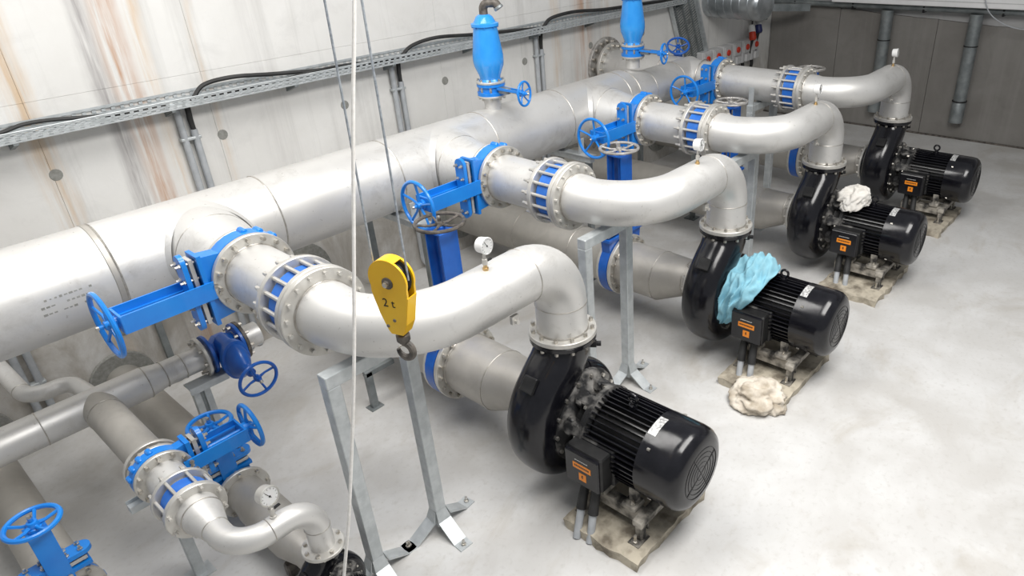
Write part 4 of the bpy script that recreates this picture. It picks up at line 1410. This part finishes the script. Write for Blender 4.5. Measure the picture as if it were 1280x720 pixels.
def hung_plug(label, x, z, top, bot, dz):
    t = thing('hanging_socket', label, 'socket', (x, WALL_Y - 0.15, z))
    obj('housing', MB().lathe((0, 0, 0), (-0.3, -0.35, -1), [(0, 0.055), (0.10, 0.062), (0.13, 0.045)], 18), bot, t)
    obj('cap', MB().lathe((0, 0, 0), (0.3, 0.35, 1), [(0, 0.058), (0.09, 0.056), (0.12, 0.035)], 18), top, t)
    obj('tail', MB().tube([(-0.02, -0.02, -0.10), (-0.02, 0.02, -0.25), (0.0, 0.04, -dz)], 0.03, 10), 'rubber', t)
    obj('lead', MB().tube([(0.02, 0.02, 0.1), (0.06, 0.03, 0.4), (0.05, 0.05, 1.2)], 0.015, 8), 'rubber', t)


hung_plug('hanging socket with white top and red housing above the switch boxes', 8.42, 1.55, 'white_plastic', 'red_plastic', 0.35)
hung_plug('hanging socket with white top and navy housing in the far corner', 8.62, 1.64, 'white_plastic', 'navy_plastic', 0.5)

# far wall pipes
t = thing('gutter_pipe', 'dark horizontal pipe high along the dark end wall', 'pipe', (FAR_X - 0.12, 0, 1.932))
obj('pipe', MB().cyl((0, 3.3, 0.02), (0, -6.5, 0.0), 0.042, 16), 'galvanized_dark', t)
for y in (2.9, 1.9, 0.8, -0.3, -1.4, -2.5):
    obj('hanger', MB().box((0.03, y, 0.0), (0.14, 0.03, 0.094), 0.004), 'black_matt', t, False)
for y, l in ((1.335, 'round grey downpipe on the dark end wall, partly behind the farthest bend'), (0.045, 'round grey downpipe on the dark end wall, ending above the floor, to the right')):
    t = thing('downpipe', l, 'pipe', (FAR_X - 0.13, y, 0))
    obj('pipe', MB().cyl((0, 0, 0.32), (0, 0, 1.90), 0.092, 24), 'galvanized_dark', t)
    obj('socket', MB().lathe((0, 0, 0.30), (0, 0, 1), [(0, 0.10), (0.30, 0.10), (0.31, 0.094)], 24), 'galvanized_dark', t)
    obj('clamp_ring', MB().torus((0, 0, 0.63), (0, 0, 1), 0.100, 0.010, 28, 6).torus((0, 0, 1.45), (0, 0, 1), 0.094, 0.008, 28, 6), 'black_matt', t)
t = thing('white_casing', 'long white casing running above the gutter pipe on the end wall', 'casing', (FAR_X - 0.16, 0, 2.14))
obj('box', MB().box((0, -2.25, 0), (0.30, 8.9, 0.27), 0.01), 'white_paint', t, False)
obj('seam_strip', MB().box((-0.152, -2.25, -0.06), (0.006, 8.9, 0.012)), 'grey_plastic', t, False)
t = thing('beam', 'dark steel beam crossing the far corner at the top edge', 'beam', (FAR_X - 0.45, 2.9, 1.86))
obj('girder', MB().beam((0.1, -0.35, 0.05), (-0.9, 0.5, 0.12), 0.09, 0.11), 'galvanized_dark', t, False)
obj('junction_box', MB().box((-0.35, 0.32, -0.02), (0.26, 0.2, 0.22), 0.01), 'black_matt', t, False)
cable('thin grey cable sagging across the top right corner', [(9.0, -0.02, 2.25), (9.02, -0.16, 1.95), (9.05, -0.45, 1.78), (9.1, -0.8, 1.75), (9.15, -1.3, 1.82), (9.2, -2.0, 1.95)], 0.008, 'grey_pvc', 'cable', None)

# ------------------------------------------------------------------ hoist: hook block, ropes, white pull cord
t = thing('hook_block', 'yellow hook block hanging on two wire ropes in front of the nearest bend', 'hook block', (-1.425, -0.515, 2.18))
N = Vector((-0.95, -0.31, 0)).normalized()
Hh = Vector((0.31, -0.95, 0)).normalized()
Zu = Vector((0, 0, 1))
side = []
for a in range(-20, 201, 11):
    r = math.radians(a)
    side.append((0.084 * math.cos(r), 0.085 + 0.084 * math.sin(r)))
side += [(-0.081, 0.03), (-0.062, -0.06), (-0.036, -0.135), (-0.026, -0.148), (0.026, -0.148), (0.050, -0.10), (0.078, 0.03)]
for s in (-1, 1):
    obj('cheek_plate', MB().prism(side, N * (0.024 * s), Hh, Zu, N, 0.010), 'yellow', t, angle=30)
band = []
for a in range(62, 215, 9):
    r = math.radians(a)
    band.append([Hh * (q * math.cos(r)) + Zu * (0.085 + q * math.sin(r)) + N * w for q, w in ((0.0845, -0.028), (0.0845, 0.028), (0.079, 0.028), (0.079, -0.028))])
obj('top_guard', MB().rings(band), 'yellow', t)
obj('lower_guard', MB().prism([(0.079, 0.02), (0.051, -0.10), (0.027, -0.149), (-0.027, -0.149), (-0.037, -0.135), (-0.063, -0.06), (-0.0815, 0.03), (-0.076, 0.03), (-0.058, -0.06), (-0.032, -0.132), (0.022, -0.143), (0.046, -0.10), (0.074, 0.02)], Vector((0, 0, 0)), Hh, Zu, N, 0.056), 'yellow', t, False)
obj('sheave', MB().lathe(Vector((0, 0, 0.085)) - N * 0.018, N, [(0, 0.075), (0.005, 0.078), (0.013, 0.068), (0.023, 0.068), (0.031, 0.078), (0.036, 0.075)], 40), 'black_matt', t)
obj('axle', MB().lathe(Vector((0, 0, 0.075)) + N * 0.028, N, [(0, 0.024), (0.004, 0.024), (0.006, 0.014), (0.014, 0.013), (0.016, 0.008)], 18), 'wheel_brown', t)
obj('axle_nut', MB().lathe(Vector((0, 0, 0.075)) + N * 0.036, N, [(0, 0.012), (0.012, 0.011)], 6), 'bolt_steel', t)
for p in ((0.0, -0.085), (-0.035, -0.115)):
    obj('rivet', MB().lathe(Hh * p[0] + Zu * p[1] + N * 0.028, N, [(0, 0.008), (0.004, 0.006)], 10), 'wheel_brown', t)
hk = MB().lathe((0, 0, -0.20), (0, 0, 1), [(0, 0.019), (0.012, 0.027), (0.036, 0.027), (0.042, 0.015), (0.07, 0.014)], 14)
pth, rr = [], []
for i in range(22):
    a = math.radians(95 - i * 13.0)
    k = 0.034
    pth.append(Hh * (0.0 + k * math.cos(a)) + Zu * (-0.236 + k * math.sin(a)))
    rr.append(0.015 if i < 14 else 0.015 - 0.0010 * (i - 14))
hk.tube(pth, rr, 10)
obj('hook', hk, 'wheel_brown', t)
obj('safety_latch', MB().beam(Hh * 0.006 + Zu * -0.205, Hh * -0.028 + Zu * -0.228, 0.012, 0.004), 'bolt_steel', t, False)


def flat_text(body, size, mat, parent, origin, right, up, name='lettering'):
    cu = bpy.data.curves.new('lettering', 'FONT')
    cu.body = body
    cu.size = size
    cu.extrude = 0.0004
    cu.align_x, cu.align_y = 'CENTER', 'CENTER'
    tmp = bpy.data.objects.new('lettering', cu)
    COL.objects.link(tmp)
    dg = bpy.context.evaluated_depsgraph_get()
    me = bpy.data.meshes.new_from_object(tmp.evaluated_get(dg))
    bpy.data.objects.remove(tmp)
    me.materials.clear()
    me.materials.append(M[mat])
    right, up = Vector(right).normalized(), Vector(up).normalized()
    nrm = right.cross(up)
    for v in me.vertices:
        v.co = Vector(origin) + right * v.co.x + up * v.co.y + nrm * v.co.z
    o = bpy.data.objects.new(name, me)
    COL.objects.link(o)
    o.parent = parent
    o['kind'] = 'stuff'
    return o


flat_text('2 t', 0.050, 'black_matt', t, N * 0.0298 + Hh * -0.012 + Zu * -0.012, Hh, Zu)

# the two falls of the hoist rope and the cord
BL = Vector((-1.425, -0.515, 2.18))


def straight(name, label, cat, p, q, r, mat, grp=None):
    return tag(obj(name, MB().tube([p, q], r, 8), mat), label, cat, grp)


pa = BL + Vector((0, 0, 0.085)) - Hh * 0.074
pb = BL + Vector((0, 0, 0.085)) + Hh * 0.074
straight('wire_rope', 'thin grey wire rope hanging to the left side of the yellow hook block', 'rope', pa, pa + Vector((0.17, 0.20, 2.6)), 0.0042, 'rope_steel', 'hoist ropes')
straight('wire_rope', 'thin bluish wire rope hanging to the right side of the yellow hook block', 'rope', pb, pb + Vector((0.17, 0.20, 2.6)), 0.0042, 'rope_steel', 'hoist ropes')
P = [(-1.12, -0.47, 4.2), (-1.362, -0.505, 3.221), (-1.455, -0.516, 2.861), (-1.644, -0.548, 2.1), (-1.748, -0.549, 1.69), (-1.833, -0.553, 1.39), (-1.907, -0.54, 1.126), (-1.95, -0.53, 0.95)]
o = cable('white hanging pull cord left of the yellow hook block', P, 0.0065, 'rope_white', 'cord', None)
o.name = 'pull_cord'


# ------------------------------------------------------------------ cloths
def crumple(name, label, loc, size, mat, seed, drape=None, rid=0.0):
    bm = bmesh.new()
    bmesh.ops.create_icosphere(bm, subdivisions=5, radius=1.0)
    off = Vector((seed * 3.1, seed * 1.7, seed * 0.3))
    for v in bm.verts:
        n = v.co.normalized()
        q = Vector((n.x * 1.0 + 0.35 * noise.noise(n * 1.5 + off), n.y + 0.35 * noise.noise(n * 1.5 + off * 2), n.z * 1.0))
        r = 0.82 + 0.30 * noise.noise(n * 1.3 + off)
        r += 0.34 * (0.42 - abs(noise.noise(q * 1.9 + off)))
        r += 0.16 * (0.40 - abs(noise.noise(Vector((q.x * 4.6, q.y * 2.2, q.z * 3.0)) + off * 2)))
        r += 0.03 * noise.noise(n * 6.0 + off * 3) + rid * (0.4 - abs(noise.noise(Vector((q.x * 3.0 + q.y * 3.5, q.y * 2.2 - q.x * 1.2, q.z * 5)) + off)))
        p = n * r
        p = Vector((p.x * size[0], p.y * size[1], p.z * size[2]))
        if p.z < -size[2] * 0.35:
            p.z = -size[2] * 0.35 + (p.z + size[2] * 0.35) * 0.1
        if drape:
            p = drape(p)
        v.co = p
    me = bpy.data.meshes.new(name)
    bm.to_mesh(me)
    bm.free()
    me.materials.append(M[mat])
    me.shade_smooth()
    o = bpy.data.objects.new(name, me)
    COL.objects.link(o)
    o.location = loc
    return tag(o, label, 'cloth')


def rag_drape(p):
    k = max(0.0, min(1.0, (-p.x - 0.01) / 0.12))
    return p + Vector((-0.02 * k, 0.05 * k, -0.075 * k * k))


crumple('rag', 'crumpled white rag lying on the third pump motor', (3.86, -0.40, 0.845), (0.135, 0.15, 0.13), 'cloth_white', 2.3, rag_drape)
crumple('rag', 'crumpled beige rag on the floor at a plinth corner', (1.43, -0.68, 0.05), (0.21, 0.23, 0.125), 'cloth_beige', 5.1, None, 0.14)

# light blue cloth draped over the coupling of the second pump
ns, nt_ = 46, 46
rows = []
for i in range(ns + 1):
    s = i / ns
    row = []
    th = math.radians(60 + 146 * s)
    ya = -0.20 + 0.10 * min(1, s * 2.2) + 0.03 * math.sin(s * 9)
    yb = -0.43 - 0.08 * math.sin(min(1, s * 1.7) * PI) + (0.20 * max(0, (s - 0.62) / 0.38) ** 0.8)
    for j in range(nt_ + 1):
        q = j / nt_
        y = ya + (yb - ya) * q
        w = Vector((s * 5.2, q * 3.4, 1.7))
        a1 = w.x * 0.8 + w.y * 0.6
        a2 = w.y * 0.9 - w.x * 0.5
        f = (0.45 - abs(noise.noise(Vector((a1 * 0.75, a2 * 1.3, 4.0))))) * 0.13 + (0.4 - abs(noise.noise(Vector((a2 * 2.1, a1 * 0.8, 9.0))))) * 0.07 + (0.4 - abs(noise.noise(w * 1.9 + Vector((3, 3, 3))))) * 0.06 + noise.noise(w * 4.0) * 0.006 - 0.035
        win = min(1.0, 5.0 * min(q, 1 - q, s, 1 - s) + 0.2)
        r = 0.318 + max(f, -0.01) * win + (0.085 * math.exp(-((s - 0.2) / 0.17) ** 2 - ((q - 0.62) / 0.28) ** 2) + 0.03 * math.exp(-((s - 0.6) / 0.1) ** 2)) * win
        tt = th + 0.10 * noise.noise(w * 0.7 + Vector((9, 0, 0)))
        row.append((r * math.cos(tt), y + 0.05 * noise.noise(Vector((w.x * 0.8, 5, 2))), 0.53 + r * math.sin(tt)))
    rows.append(row)
top = [[Vector(p) for p in r] for r in rows]
mb = MB()
mb.rings(rows, closed_u=False, cap=False)
o = obj('cloth', mb, 'cloth_blue', None, True, 180)
md = o.modifiers.new('thickness', 'SOLIDIFY')
md.thickness = 0.004
tag(o, 'light blue crumpled cloth draped over the second pump', 'cloth')
o.location = (PX_[1], 0, 0)
